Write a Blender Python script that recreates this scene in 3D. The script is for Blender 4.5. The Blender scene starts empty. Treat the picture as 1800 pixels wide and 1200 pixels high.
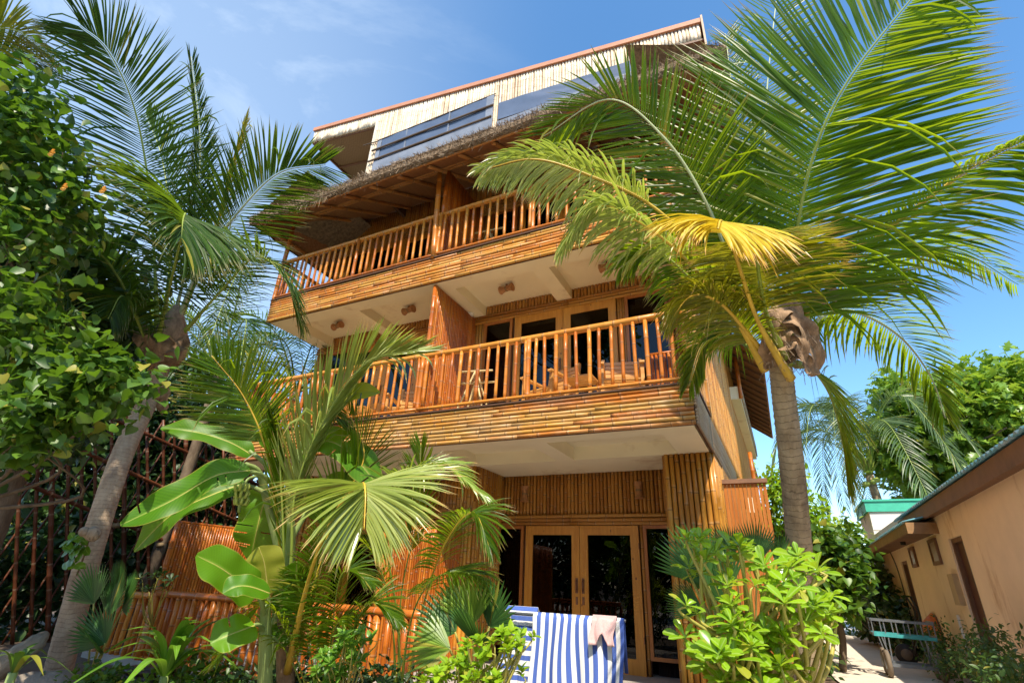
import bpy, math, random
import numpy as np
from mathutils import Vector, Matrix
random.seed(7); RNG = np.random.default_rng(7)
S = bpy.context.scene
COL = S.collection

# ------------------------------------------------------------------ camera
CAMP = np.array([0.0, 0.0, 1.2]); FPX = 900.36
_yaw, _pit, _rol = -0.476802, 0.436912, 0.0461437
_cy, _sy, _cp, _sp = math.cos(_yaw), math.sin(_yaw), math.cos(_pit), math.sin(_pit)
_f = np.array([_sy*_cp, _cy*_cp, _sp]); _r = np.array([_cy, -_sy, 0.0]); _u = np.cross(_r, _f)
_cr, _sr = math.cos(_rol), math.sin(_rol)
MC = np.array([_r*_cr+_u*_sr, -_r*_sr+_u*_cr, _f])
cd = bpy.data.cameras.new('camera'); cam = bpy.data.objects.new('camera', cd); COL.objects.link(cam)
cd.sensor_width = 36.0; cd.lens = FPX/1800*36; cd.clip_end = 2000; cd.clip_start = 0.05
cam.matrix_world = Matrix(((MC[0][0], MC[1][0], -MC[2][0], CAMP[0]), (MC[0][1], MC[1][1], -MC[2][1], CAMP[1]),
                           (MC[0][2], MC[1][2], -MC[2][2], CAMP[2]), (0, 0, 0, 1)))
S.camera = cam

# ------------------------------------------------------------------ sky, sun, exposure
SUN = Vector((0.50, -1.0, 1.5)).normalized()
w = bpy.data.worlds.new('World'); S.world = w; w.use_nodes = True
nt = w.node_tree; nt.nodes.clear()
def N(nt, t, **k):
    n = nt.nodes.new(t)
    for a, b in k.items(): setattr(n, a, b)
    return n
sky = N(nt, 'ShaderNodeTexSky'); sky.sky_type = 'NISHITA'; sky.sun_disc = False
sky.sun_elevation = math.asin(SUN.z); sky.sun_rotation = math.atan2(SUN.x, SUN.y)
sky.air_density = 1.0; sky.dust_density = 0.5; sky.ozone_density = 1.6
tc = N(nt, 'ShaderNodeTexCoord'); mp = N(nt, 'ShaderNodeMapping'); mp.inputs['Scale'].default_value = (1.2, 1.2, 2.6)
mp.inputs['Rotation'].default_value = (0.3, 0.2, 0.6)
no = N(nt, 'ShaderNodeTexNoise'); no.inputs['Scale'].default_value = 2.0; no.inputs['Detail'].default_value = 10; no.inputs['Roughness'].default_value = 0.62
no.inputs['Distortion'].default_value = 0.6
rp = N(nt, 'ShaderNodeValToRGB'); rp.color_ramp.elements[0].position = 0.50; rp.color_ramp.elements[1].position = 0.95
rp.color_ramp.elements[1].color = (0.75, 0.75, 0.75, 1)
mx = N(nt, 'ShaderNodeMix', data_type='RGBA'); mx.inputs[7].default_value = (4.6, 5.3, 6.0, 1)
bg = N(nt, 'ShaderNodeBackground'); bg.inputs['Strength'].default_value = 0.15
wo = N(nt, 'ShaderNodeOutputWorld'); L = nt.links.new
L(tc.outputs['Generated'], mp.inputs['Vector']); L(mp.outputs[0], no.inputs['Vector']); L(no.outputs['Fac'], rp.inputs[0])
hs = N(nt, 'ShaderNodeHueSaturation'); hs.inputs['Saturation'].default_value = 1.22; hs.inputs['Value'].default_value = 1.34; hs.inputs['Hue'].default_value = 0.495; L(sky.outputs[0], hs.inputs['Color'])
vd = N(nt, 'ShaderNodeVectorMath', operation='DOT_PRODUCT'); bank = N(nt, 'ShaderNodeMapRange', interpolation_type='SMOOTHSTEP')
_b = (MC.T @ np.array([-900.0, 480.0, 900.0])); _b /= np.linalg.norm(_b); vd.inputs[1].default_value = tuple(_b); L(tc.outputs['Generated'], vd.inputs[0])
bank.inputs['From Min'].default_value = 0.62; bank.inputs['From Max'].default_value = 1.0; bank.inputs['To Min'].default_value = 0.10; L(vd.outputs['Value'], bank.inputs['Value'])
cl_ = N(nt, 'ShaderNodeMath', operation='MULTIPLY'); sm = N(nt, 'ShaderNodeMath', operation='ADD'); sm.inputs[1].default_value = 0.30
L(rp.outputs[0], sm.inputs[0]); L(sm.outputs[0], cl_.inputs[0]); pw = N(nt, 'ShaderNodeMath', operation='POWER'); pw.inputs[1].default_value = 2.0; L(bank.outputs[0], pw.inputs[0]); L(pw.outputs[0], cl_.inputs[1])
L(cl_.outputs[0], mx.inputs[0]); L(hs.outputs[0], mx.inputs[6]); L(mx.outputs[2], bg.inputs['Color']); L(bg.outputs[0], wo.inputs['Surface'])
sd = bpy.data.lights.new('sun', 'SUN'); sd.energy = 5.0; sd.angle = math.radians(0.53); sd.color = (1.0, 0.90, 0.74)
sun = bpy.data.objects.new('sun', sd); COL.objects.link(sun); sun.location = (10, -20, 30)
sun.rotation_euler = (-SUN).to_track_quat('-Z', 'Y').to_euler()
S.view_settings.view_transform = 'Standard'; S.view_settings.look = 'None'
S.view_settings.exposure = 0.62; S.view_settings.gamma = 1.0; S.view_settings.use_curve_mapping = False
S.render.engine = 'CYCLES'
S.cycles.max_bounces = 7; S.cycles.transparent_max_bounces = 12; S.cycles.diffuse_bounces = 4; S.cycles.glossy_bounces = 3; S.cycles.transmission_bounces = 5

def ray(x, y): return MC.T @ np.array([x-900.0, -(y-600.0), FPX])
def PY(x, y, v):                     # the point of the plane y=v behind a picture position
    d = ray(x, y); return CAMP + d*((v-CAMP[1])/d[1])
def PX(x, y, v):
    d = ray(x, y); return CAMP + d*((v-CAMP[0])/d[0])
def D(x, y, d):                      # the point at distance d along the view axis
    return CAMP + ray(x, y)*(d/FPX)
def nrm(v):
    v = np.asarray(v, float); return v/(np.linalg.norm(v)+1e-9)

# ------------------------------------------------------------------ materials
def newmat(name):
    m = bpy.data.materials.new(name); m.use_nodes = True
    m.node_tree.nodes.clear(); return m, m.node_tree
def ramp(nt, fac, stops, interp='LINEAR'):
    r = N(nt, 'ShaderNodeValToRGB'); r.color_ramp.interpolation = interp; e = r.color_ramp.elements
    while len(e) < len(stops): e.new(0.5)
    for i, (p, c) in enumerate(stops): e[i].position = p; e[i].color = (c[0], c[1], c[2], 1)
    nt.links.new(fac, r.inputs[0]); return r.outputs[0]
def math_(nt, op, a, b=None, c=None):
    n = N(nt, 'ShaderNodeMath', operation=op)
    for i, v in enumerate((a, b, c)):
        if v is None: continue
        if isinstance(v, (int, float)): n.inputs[i].default_value = v
        else: nt.links.new(v, n.inputs[i])
    return n.outputs[0]
def mixc(nt, f, a, b, mode='MIX'):
    n = N(nt, 'ShaderNodeMix', data_type='RGBA', blend_type=mode)
    for i, v in ((0, f), (6, a), (7, b)):
        if isinstance(v, (int, float)): n.inputs[i].default_value = v
        elif isinstance(v, tuple): n.inputs[i].default_value = (v[0], v[1], v[2], 1)
        else: nt.links.new(v, n.inputs[i])
    return n.outputs[2]
def noise(nt, vec, scale, detail=4, rough=0.5, sc=None):
    n = N(nt, 'ShaderNodeTexNoise'); n.inputs['Scale'].default_value = scale; n.inputs['Detail'].default_value = detail
    n.inputs['Roughness'].default_value = rough
    if sc:
        m = N(nt, 'ShaderNodeMapping'); m.inputs['Scale'].default_value = sc; nt.links.new(vec, m.inputs['Vector']); vec = m.outputs[0]
    nt.links.new(vec, n.inputs['Vector']); return n.outputs['Fac']
def rand1(nt):                       # one random number per piece, joined or not
    oi = N(nt, 'ShaderNodeObjectInfo'); ge = N(nt, 'ShaderNodeNewGeometry')
    return math_(nt, 'FRACT', math_(nt, 'ADD', oi.outputs['Random'], ge.outputs['Random Per Island']))
def bamboo(name, stops, rough=0.35, node_every=0.32, weather=0.0, wcol=(0.36, 0.31, 0.27), ringdark=0.35, coat=0.0):
    m, nt = newmat(name); L = nt.links.new
    uv = N(nt, 'ShaderNodeUVMap'); uv.uv_map = 'UVMap'; sx = N(nt, 'ShaderNodeSeparateXYZ'); L(uv.outputs[0], sx.inputs[0])
    r = rand1(nt); g = N(nt, 'ShaderNodeNewGeometry')
    v = math_(nt, 'ADD', sx.outputs[1], math_(nt, 'MULTIPLY', r, 7.3))
    seg = math_(nt, 'DIVIDE', v, node_every); fr = math_(nt, 'FRACT', seg); fl = math_(nt, 'FLOOR', seg)
    ring = math_(nt, 'LESS_THAN', fr, 0.035)
    pale = math_(nt, 'MULTIPLY', math_(nt, 'LESS_THAN', fr, 0.09), math_(nt, 'GREATER_THAN', fr, 0.035))
    wn = N(nt, 'ShaderNodeTexWhiteNoise', noise_dimensions='2D'); cb = N(nt, 'ShaderNodeCombineXYZ')
    L(fl, cb.inputs[0]); L(r, cb.inputs[1]); L(cb.outputs[0], wn.inputs['Vector'])
    cb2 = N(nt, 'ShaderNodeCombineXYZ'); L(math_(nt, 'MULTIPLY', sx.outputs[0], 0.7), cb2.inputs[0]); L(v, cb2.inputs[1]); L(math_(nt, 'MULTIPLY', r, 31.0), cb2.inputs[2])
    streak = noise(nt, cb2.outputs[0], 3.0, 5, 0.6, (6, 0.8, 1))
    fac = math_(nt, 'ADD', math_(nt, 'MULTIPLY', r, 0.45), math_(nt, 'ADD', math_(nt, 'MULTIPLY', streak, 0.75), math_(nt, 'MULTIPLY', wn.outputs['Value'], 0.16)))
    fac = math_(nt, 'SUBTRACT', fac, 0.18)
    c = ramp(nt, fac, stops)
    if weather:
        wf = noise(nt, g.outputs['Position'], 1.4, 5, 0.65); wf2 = noise(nt, cb2.outputs[0], 4.0, 4, 0.7, (2, 1.2, 1))
        q = ramp(nt, math_(nt, 'ADD', math_(nt, 'MULTIPLY', wf, 0.6), math_(nt, 'MULTIPLY', wf2, 0.4)), [(0.5-0.12*weather, (0, 0, 0)), (0.64, (weather,)*3)])
        c = mixc(nt, q, c, wcol)
    spots = noise(nt, cb2.outputs[0], 26.0, 2, 0.5, (1.5, 1, 1))
    c = mixc(nt, ramp(nt, spots, [(0.66, (0, 0, 0)), (0.72, (0.45,)*3)]), c, (0.10, 0.05, 0.02))
    c = mixc(nt, math_(nt, 'MULTIPLY', pale, 0.16), c, (0.66, 0.56, 0.40))
    c = mixc(nt, math_(nt, 'MULTIPLY', ring, 1-ringdark), c, (0.11, 0.05, 0.02))
    b = N(nt, 'ShaderNodeBsdfPrincipled'); L(c, b.inputs['Base Color']); b.inputs['Roughness'].default_value = rough; b.inputs['Specular IOR Level'].default_value = 0.32
    b.inputs['Coat Weight'].default_value = coat; b.inputs['Coat Roughness'].default_value = 0.22
    bp = N(nt, 'ShaderNodeBump'); bp.inputs['Strength'].default_value = 0.35; bp.inputs['Distance'].default_value = 0.006
    L(math_(nt, 'ADD', math_(nt, 'MULTIPLY', streak, 0.5), math_(nt, 'MULTIPLY', ring, -0.6)), bp.inputs['Height']); L(bp.outputs[0], b.inputs['Normal'])
    o = N(nt, 'ShaderNodeOutputMaterial'); L(b.outputs[0], o.inputs[0]); return m
def plain(name, col, rough=0.6, var=0.15, scale=6.0, metal=0.0, bump=0.2, stain=None, spec=0.5, sc=None):
    m, nt = newmat(name); L = nt.links.new
    t = N(nt, 'ShaderNodeTexCoord'); n1 = noise(nt, t.outputs['Object'], scale, 6, 0.6, sc)
    c = ramp(nt, n1, [(0.3, tuple(x*(1-var) for x in col)), (0.7, tuple(min(1, x*(1+var)) for x in col))])
    if stain:
        n2 = noise(nt, t.outputs['Object'], stain[2] if len(stain) > 2 else 0.8, 8, 0.7, stain[3] if len(stain) > 3 else None)
        c = mixc(nt, ramp(nt, n2, [(stain[1], (0, 0, 0)), (min(1, stain[1]+0.14), (0.8,)*3)]), c, stain[0])
    b = N(nt, 'ShaderNodeBsdfPrincipled'); L(c, b.inputs['Base Color']); b.inputs['Roughness'].default_value = rough
    b.inputs['Metallic'].default_value = metal; b.inputs['Specular IOR Level'].default_value = spec
    if bump:
        n3 = noise(nt, t.outputs['Object'], scale*6, 4, 0.6, sc); bp = N(nt, 'ShaderNodeBump'); bp.inputs['Strength'].default_value = bump
        bp.inputs['Distance'].default_value = 0.01; L(n3, bp.inputs['Height']); L(bp.outputs[0], b.inputs['Normal'])
    o = N(nt, 'ShaderNodeOutputMaterial'); L(b.outputs[0], o.inputs[0]); return m
def leafmat(name, dark, light, trans, tmix=0.4, rough=0.38, vein=None, edge=None, tipdry=None, spec=0.5):
    m, nt = newmat(name); L = nt.links.new
    r = rand1(nt); g = N(nt, 'ShaderNodeNewGeometry'); p = noise(nt, g.outputs['Position'], 3.0, 3, 0.6)
    f = math_(nt, 'ADD', math_(nt, 'MULTIPLY', r, 0.6), math_(nt, 'MULTIPLY', p, 0.5))
    c = ramp(nt, f, [(0.25, dark), (0.85, light)]); tcx = ramp(nt, f, [(0.2, tuple(x*0.7 for x in trans)), (0.9, trans)])
    uv = N(nt, 'ShaderNodeUVMap'); uv.uv_map = 'UVMap'; sx = N(nt, 'ShaderNodeSeparateXYZ'); L(uv.outputs[0], sx.inputs[0])
    if vein:
        dd = math_(nt, 'ABSOLUTE', math_(nt, 'SUBTRACT', sx.outputs[0], 0.5))
        vf = ramp(nt, dd, [(0.02, (0.8,)*3), (0.05, (0, 0, 0))]); c = mixc(nt, vf, c, vein)
        wv = N(nt, 'ShaderNodeMath', operation='SINE'); L(math_(nt, 'MULTIPLY', math_(nt, 'SUBTRACT', sx.outputs[1], math_(nt, 'MULTIPLY', dd, 0.25)), 190.0), wv.inputs[0])
        c = mixc(nt, math_(nt, 'MULTIPLY', math_(nt, 'ADD', wv.outputs[0], 1.0), 0.10), c, tuple(x*1.6 for x in light))
        if edge:
            ef = ramp(nt, dd, [(0.465, (0, 0, 0)), (0.495, (0.8,)*3)]); c = mixc(nt, ef, c, edge)
    wear = noise(nt, g.outputs['Position'], 34.0, 3, 0.6)
    c = mixc(nt, ramp(nt, wear, [(0.70, (0, 0, 0)), (0.76, (0.75,)*3)]), c, (0.22, 0.13, 0.05))
    old = math_(nt, 'GREATER_THAN', math_(nt, 'FRACT', math_(nt, 'MULTIPLY', r, 17.0)), 0.955)
    c = mixc(nt, math_(nt, 'MULTIPLY', old, 0.7), c, (0.42, 0.36, 0.05))
    if tipdry:
        tf = ramp(nt, math_(nt, 'ADD', sx.outputs[1], math_(nt, 'MULTIPLY', r, 0.12)), [(0.90, (0, 0, 0)), (1.02, (0.9,)*3)])
        c = mixc(nt, tf, c, tipdry); tcx = mixc(nt, tf, tcx, tipdry)
    b = N(nt, 'ShaderNodeBsdfPrincipled'); L(c, b.inputs['Base Color']); b.inputs['Roughness'].default_value = rough
    b.inputs['Specular IOR Level'].default_value = spec
    t = N(nt, 'ShaderNodeBsdfTranslucent'); L(tcx, t.inputs['Color'])
    ms = N(nt, 'ShaderNodeMixShader'); ms.inputs[0].default_value = tmix; L(b.outputs[0], ms.inputs[1]); L(t.outputs[0], ms.inputs[2])
    o = N(nt, 'ShaderNodeOutputMaterial'); L(ms.outputs[0], o.inputs[0]); return m
def barkmat(name, c1, c2, c3, rings=True, ring_scale=14.0):
    m, nt = newmat(name); L = nt.links.new
    uv = N(nt, 'ShaderNodeUVMap'); uv.uv_map = 'UVMap'; t = N(nt, 'ShaderNodeTexCoord')
    n1 = noise(nt, t.outputs['Object'], 7, 7, 0.65, (1, 1, 0.5)); n2 = noise(nt, t.outputs['Object'], 1.6, 6, 0.7)
    n4 = noise(nt, uv.outputs[0], 10, 5, 0.6, (4, 1, 1))
    c = ramp(nt, n1, [(0.28, c1), (0.62, c2)]); c = mixc(nt, ramp(nt, n2, [(0.52, (0, 0, 0)), (0.66, (0.75,)*3)]), c, c3)
    h = math_(nt, 'MULTIPLY', n4, 0.6)
    if rings:
        sx = N(nt, 'ShaderNodeSeparateXYZ'); L(uv.outputs[0], sx.inputs[0])
        rr = math_(nt, 'FRACT', math_(nt, 'ADD', math_(nt, 'MULTIPLY', sx.outputs[1], ring_scale), math_(nt, 'MULTIPLY', math_(nt, 'ADD', n1, n2), 1.6)))
        k = ramp(nt, rr, [(0.0, (1, 1, 1)), (0.07, (0, 0, 0)), (0.95, (0, 0, 0)), (1.0, (1, 1, 1))])
        c = mixc(nt, math_(nt, 'MULTIPLY', math_(nt, 'MULTIPLY', k, n4), 0.95), c, tuple(x*0.35 for x in c1)); h = math_(nt, 'SUBTRACT', h, math_(nt, 'MULTIPLY', k, 0.35))
    b = N(nt, 'ShaderNodeBsdfPrincipled'); L(c, b.inputs['Base Color']); b.inputs['Roughness'].default_value = 0.85; b.inputs['Specular IOR Level'].default_value = 0.25
    bp = N(nt, 'ShaderNodeBump'); bp.inputs['Strength'].default_value = 0.8; bp.inputs['Distance'].default_value = 0.02; L(h, bp.inputs['Height']); L(bp.outputs[0], b.inputs['Normal'])
    o = N(nt, 'ShaderNodeOutputMaterial'); L(b.outputs[0], o.inputs[0]); return m
def glassmat(name, tint=(0.25, 0.25, 0.25), ior=1.5, rough=0.0):
    m, nt = newmat(name); L = nt.links.new
    fr = N(nt, 'ShaderNodeFresnel'); fr.inputs['IOR'].default_value = ior; tr = N(nt, 'ShaderNodeBsdfTransparent'); tr.inputs[0].default_value = (*tint, 1)
    gl = N(nt, 'ShaderNodeBsdfGlossy'); gl.inputs['Roughness'].default_value = rough; gl.inputs['Color'].default_value = (1, 1, 1, 1)
    ms = N(nt, 'ShaderNodeMixShader'); L(fr.outputs[0], ms.inputs[0]); L(tr.outputs[0], ms.inputs[1]); L(gl.outputs[0], ms.inputs[2])
    o = N(nt, 'ShaderNodeOutputMaterial'); L(ms.outputs[0], o.inputs[0]); return m
def woodmat(name, c1, c2, axis='z', knots=True, rough=0.35):
    m, nt = newmat(name); L = nt.links.new; t = N(nt, 'ShaderNodeTexCoord')
    sc = {'z': (9, 9, 0.8), 'x': (0.8, 9, 9), 'y': (9, 0.8, 9)}[axis]
    n1 = noise(nt, t.outputs['Object'], 3.0, 6, 0.6, sc); c = ramp(nt, n1, [(0.3, c1), (0.7, c2)])
    if knots:
        vo = N(nt, 'ShaderNodeTexVoronoi'); vo.inputs['Scale'].default_value = 3.2; mpk = N(nt, 'ShaderNodeMapping'); mpk.inputs['Scale'].default_value = (2.2, 2.2, 1.3)
        L(t.outputs['Object'], mpk.inputs[0]); L(mpk.outputs[0], vo.inputs['Vector'])
        c = mixc(nt, ramp(nt, vo.outputs['Distance'], [(0.05, (1, 1, 1)), (0.11, (0, 0, 0))]), c, (0.12, 0.035, 0.01))
    b = N(nt, 'ShaderNodeBsdfPrincipled'); L(c, b.inputs['Base Color']); b.inputs['Roughness'].default_value = rough
    o = N(nt, 'ShaderNodeOutputMaterial'); L(b.outputs[0], o.inputs[0]); return m
def stripemat(name, axis, period, blue=(0.03, 0.09, 0.40), white=(0.74, 0.74, 0.72)):
    m, nt = newmat(name); L = nt.links.new; uv = N(nt, 'ShaderNodeUVMap'); uv.uv_map = 'UVMap'; sx = N(nt, 'ShaderNodeSeparateXYZ'); L(uv.outputs[0], sx.inputs[0])
    f = math_(nt, 'GREATER_THAN', math_(nt, 'FRACT', math_(nt, 'DIVIDE', sx.outputs[axis], period)), 0.5)
    c = mixc(nt, f, white, blue); n1 = noise(nt, uv.outputs[0], 220, 2, 0.5)
    c = mixc(nt, math_(nt, 'MULTIPLY', n1, 0.2), c, (0.5, 0.55, 0.65))
    b = N(nt, 'ShaderNodeBsdfPrincipled'); L(c, b.inputs['Base Color']); b.inputs['Roughness'].default_value = 0.95; b.inputs['Specular IOR Level'].default_value = 0.1
    bp = N(nt, 'ShaderNodeBump'); bp.inputs['Strength'].default_value = 0.4; bp.inputs['Distance'].default_value = 0.004; L(n1, bp.inputs['Height']); L(bp.outputs[0], b.inputs['Normal'])
    o = N(nt, 'ShaderNodeOutputMaterial'); L(b.outputs[0], o.inputs[0]); return m
def wovenmat(name, c1, c2, scale=26.0):
    m, nt = newmat(name); L = nt.links.new; t = N(nt, 'ShaderNodeTexCoord')
    ck = N(nt, 'ShaderNodeTexChecker'); ck.inputs['Scale'].default_value = scale; L(t.outputs['Object'], ck.inputs['Vector'])
    n1 = noise(nt, t.outputs['Object'], 5, 5, 0.6); c = mixc(nt, math_(nt, 'MULTIPLY', ck.outputs['Fac'], 0.5), c1, c2); c = mixc(nt, math_(nt, 'MULTIPLY', n1, 0.4), c, tuple(x*0.6 for x in c1))
    b = N(nt, 'ShaderNodeBsdfPrincipled'); L(c, b.inputs['Base Color']); b.inputs['Roughness'].default_value = 0.7
    bp = N(nt, 'ShaderNodeBump'); bp.inputs['Strength'].default_value = 0.6; bp.inputs['Distance'].default_value = 0.01; L(ck.outputs['Fac'], bp.inputs['Height']); L(bp.outputs[0], b.inputs['Normal'])
    o = N(nt, 'ShaderNodeOutputMaterial'); L(b.outputs[0], o.inputs[0]); return m

M = {}
M['rail'] = bamboo('rail_bamboo', [(0.1, (0.27, 0.06, 0.008)), (0.45, (0.49, 0.14, 0.014)), (0.85, (0.66, 0.27, 0.035))], 0.36, 0.27, coat=0.15)
M['toprail'] = bamboo('top_rail_bamboo', [(0.1, (0.36, 0.10, 0.014)), (0.5, (0.57, 0.20, 0.022)), (0.9, (0.66, 0.32, 0.05))], 0.36, 0.35, coat=0.15)
M['fascia'] = bamboo('fascia_bamboo', [(0.05, (0.16, 0.05, 0.012)), (0.3, (0.48, 0.15, 0.018)), (0.55, (0.54, 0.27, 0.04)), (0.8, (0.38, 0.21, 0.05)), (1.0, (0.66, 0.43, 0.15))], 0.42, 0.42, 0.5, (0.42, 0.31, 0.21))
M['fascia_up'] = bamboo('upper_fascia_bamboo', [(0.05, (0.34, 0.08, 0.012)), (0.4, (0.56, 0.20, 0.025)), (0.75, (0.62, 0.33, 0.06)), (1.0, (0.70, 0.48, 0.16))], 0.42, 0.42, 0.3, (0.60, 0.42, 0.23))
M['fascia_side'] = bamboo('side_fascia_bamboo', [(0.1, (0.22, 0.13, 0.07)), (0.5, (0.40, 0.27, 0.14)), (0.9, (0.50, 0.38, 0.25))], 0.6, 0.3, 0.9, (0.34, 0.28, 0.23))
M['wall'] = bamboo('wall_bamboo', [(0.1, (0.27, 0.10, 0.02)), (0.5, (0.46, 0.20, 0.038)), (0.9, (0.54, 0.28, 0.06))], 0.35, 0.30, coat=0.1)
M['column'] = bamboo('column_bamboo', [(0.1, (0.30, 0.11, 0.015)), (0.5, (0.52, 0.23, 0.03)), (0.9, (0.62, 0.34, 0.06))], 0.3, 0.42, coat=0.12)
M['screen'] = bamboo('screen_bamboo', [(0.1, (0.22, 0.045, 0.006)), (0.5, (0.44, 0.115, 0.012)), (0.9, (0.60, 0.22, 0.028))], 0.3, 0.3, coat=0.12)
M['side'] = bamboo('side_wall_bamboo', [(0.1, (0.26, 0.08, 0.015)), (0.45, (0.60, 0.23, 0.03)), (0.9, (0.76, 0.42, 0.10))], 0.5, 0.5, 0.2, (0.50, 0.30, 0.17))
M['parapet'] = bamboo('bleached_bamboo', [(0.05, (0.42, 0.24, 0.13)), (0.4, (0.66, 0.52, 0.36)), (0.8, (0.78, 0.70, 0.56))], 0.6, 0.28, 0.3, (0.60, 0.53, 0.45))
M['fence'] = bamboo('fence_bamboo_shaded', [(0.1, (0.05, 0.014, 0.006)), (0.5, (0.10, 0.028, 0.010)), (0.9, (0.15, 0.048, 0.018))], 0.45, 0.4)  # bamboo darkened to stand for the shade over the fence
M['beam'] = bamboo('beam_bamboo', [(0.1, (0.30, 0.11, 0.03)), (0.5, (0.48, 0.21, 0.06)), (0.9, (0.56, 0.28, 0.09))], 0.4, 0.5)
M['pale'] = bamboo('pale_bamboo', [(0.1, (0.5, 0.36, 0.16)), (0.9, (0.72, 0.56, 0.28))], 0.4, 0.2)
M['backing'] = plain('dark_backing', (0.09, 0.04, 0.018), 0.8)  # darkened to deepen the shade behind slats and poles
M['cream'] = plain('cream_plaster', (0.90, 0.81, 0.58), 0.8, 0.04, 2.0, bump=0.12, stain=((0.62, 0.47, 0.28), 0.58, 1.1))
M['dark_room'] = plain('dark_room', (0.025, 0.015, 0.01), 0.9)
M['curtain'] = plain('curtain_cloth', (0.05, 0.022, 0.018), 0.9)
M['pine'] = woodmat('varnished_pine', (0.50, 0.18, 0.016), (0.66, 0.30, 0.04), rough=0.45)
M['redwood'] = woodmat('red_frame_wood', (0.36, 0.11, 0.02), (0.48, 0.18, 0.04), knots=False)
M['teak'] = woodmat('chair_wood', (0.50, 0.22, 0.05), (0.64, 0.34, 0.10), 'x', False)
M['glass'] = glassmat('window_glass', ior=1.38)
M['sheet'] = plain('plastic_sheet', (0.09, 0.115, 0.17), 0.34, 0.15, 2.5, bump=0.25, spec=0.9)  # grey-blue base carries the sky reflected in the plastic
M['sheetpale'] = plain('pale_plastic', (0.22, 0.24, 0.28), 0.3, 0.2, 3, bump=0.4)
M['metal'] = plain('rusty_handle', (0.25, 0.12, 0.06), 0.5, metal=0.6)
M['steel'] = plain('weathered_steel', (0.22, 0.24, 0.26), 0.45, metal=0.7)
M['terracotta'] = plain('terracotta_trim', (0.50, 0.22, 0.12), 0.6, 0.12, 3)
M['brownboard'] = plain('brown_board', (0.20, 0.10, 0.055), 0.6, 0.2, 3, stain=((0.10, 0.05, 0.03), 0.6))
M['woven'] = wovenmat('woven_mat', (0.36, 0.26, 0.15), (0.24, 0.16, 0.08))
M['wovenlit'] = wovenmat('woven_eave', (0.40, 0.19, 0.08), (0.28, 0.11, 0.04), 18)
M['thatch'] = plain('thatch', (0.24, 0.17, 0.11), 0.95, 0.45, 16, bump=0.9, spec=0.1)
M['straw'] = plain('straw', (0.30, 0.22, 0.15), 0.95, 0.4, 30, bump=0.0, spec=0.1)
M['lampweave'] = plain('lamp_straw', (0.42, 0.20, 0.08), 0.8, 0.3, 25)
M['white'] = plain('white_plastic', (0.78, 0.76, 0.72), 0.4, 0.04)
M['concrete'] = plain('terrace_concrete', (0.36, 0.32, 0.28), 0.85, 0.12)
M['sand'] = plain('sand_path', (0.62, 0.54, 0.44), 0.95, 0.12, 3, bump=0.5, stain=((0.45, 0.37, 0.29), 0.55, 1.5))
M['soil'] = plain('garden_soil', (0.10, 0.065, 0.04), 0.95, 0.35, 3, bump=0.7)
M['peach'] = plain('peach_plaster', (0.94, 0.75, 0.54), 0.85, 0.07, 1.5, bump=0.2, stain=((0.55, 0.34, 0.16), 0.57, 1.6, (1, 1.0, 0.35)))
M['whitewall'] = plain('whitewashed_block', (0.74, 0.68, 0.60), 0.85, 0.08, 2, bump=0.3, stain=((0.55, 0.47, 0.38), 0.6))
M['teal'] = plain('teal_corrugated', (0.16, 0.42, 0.50), 0.4, 0.2, 4, stain=((0.55, 0.6, 0.62), 0.5, 3))
M['green_paint'] = plain('green_roof_paint', (0.05, 0.42, 0.27), 0.5, 0.12)
M['teal_paint'] = plain('teal_cart_paint', (0.05, 0.33, 0.34), 0.5, 0.3, 9, stain=((0.25, 0.2, 0.16), 0.6, 4))
M['orange'] = plain('orange_plastic', (0.75, 0.20, 0.03), 0.4, 0.1)
M['tyre'] = plain('worn_tyre', (0.17, 0.13, 0.09), 0.8)
M['black'] = plain('black_rubber', (0.02, 0.02, 0.02), 0.6)
M['towel'] = stripemat('striped_towel', 0, 0.068); M['towel2'] = stripemat('cross_striped_towel', 1, 0.07)
M['pink'] = plain('pink_cloth', (0.62, 0.40, 0.38), 0.95, 0.1, 8, stain=((0.45, 0.22, 0.16), 0.6, 8))
M['rock'] = plain('rock', (0.22, 0.18, 0.14), 0.9, 0.3, 5, bump=0.9)
M['drift'] = barkmat('driftwood', (0.16, 0.13, 0.10), (0.34, 0.28, 0.21), (0.22, 0.18, 0.12), False)
M['pot'] = plain('dark_pot', (0.035, 0.02, 0.02), 0.4)
# plants
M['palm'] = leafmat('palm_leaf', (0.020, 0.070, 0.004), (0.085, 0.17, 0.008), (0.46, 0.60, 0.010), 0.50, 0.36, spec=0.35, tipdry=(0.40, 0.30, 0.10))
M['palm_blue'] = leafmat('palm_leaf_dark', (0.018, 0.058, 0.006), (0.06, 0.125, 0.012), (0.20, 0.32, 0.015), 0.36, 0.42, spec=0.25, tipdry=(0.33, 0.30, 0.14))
M['palm_lit'] = leafmat('palm_leaf_lit', (0.15, 0.25, 0.02), (0.30, 0.40, 0.06), (0.46, 0.60, 0.04), 0.38, 0.28, spec=0.8, tipdry=(0.62, 0.38, 0.12))  # lit copy of the palm leaf, sheen put into its lighter base
M['palm_sunlit'] = leafmat('palm_leaf_sunlit', (0.24, 0.31, 0.05), (0.42, 0.46, 0.13), (0.48, 0.58, 0.07), 0.38, 0.28, tipdry=(0.62, 0.38, 0.12), spec=0.7)  # palest copy: sun and gloss on the fronds painted into the green
M['palm_yellow'] = leafmat('palm_leaf_yellow', (0.58, 0.40, 0.015), (0.80, 0.62, 0.04), (0.80, 0.60, 0.03), 0.35, 0.4, tipdry=(0.55, 0.28, 0.08))
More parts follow.
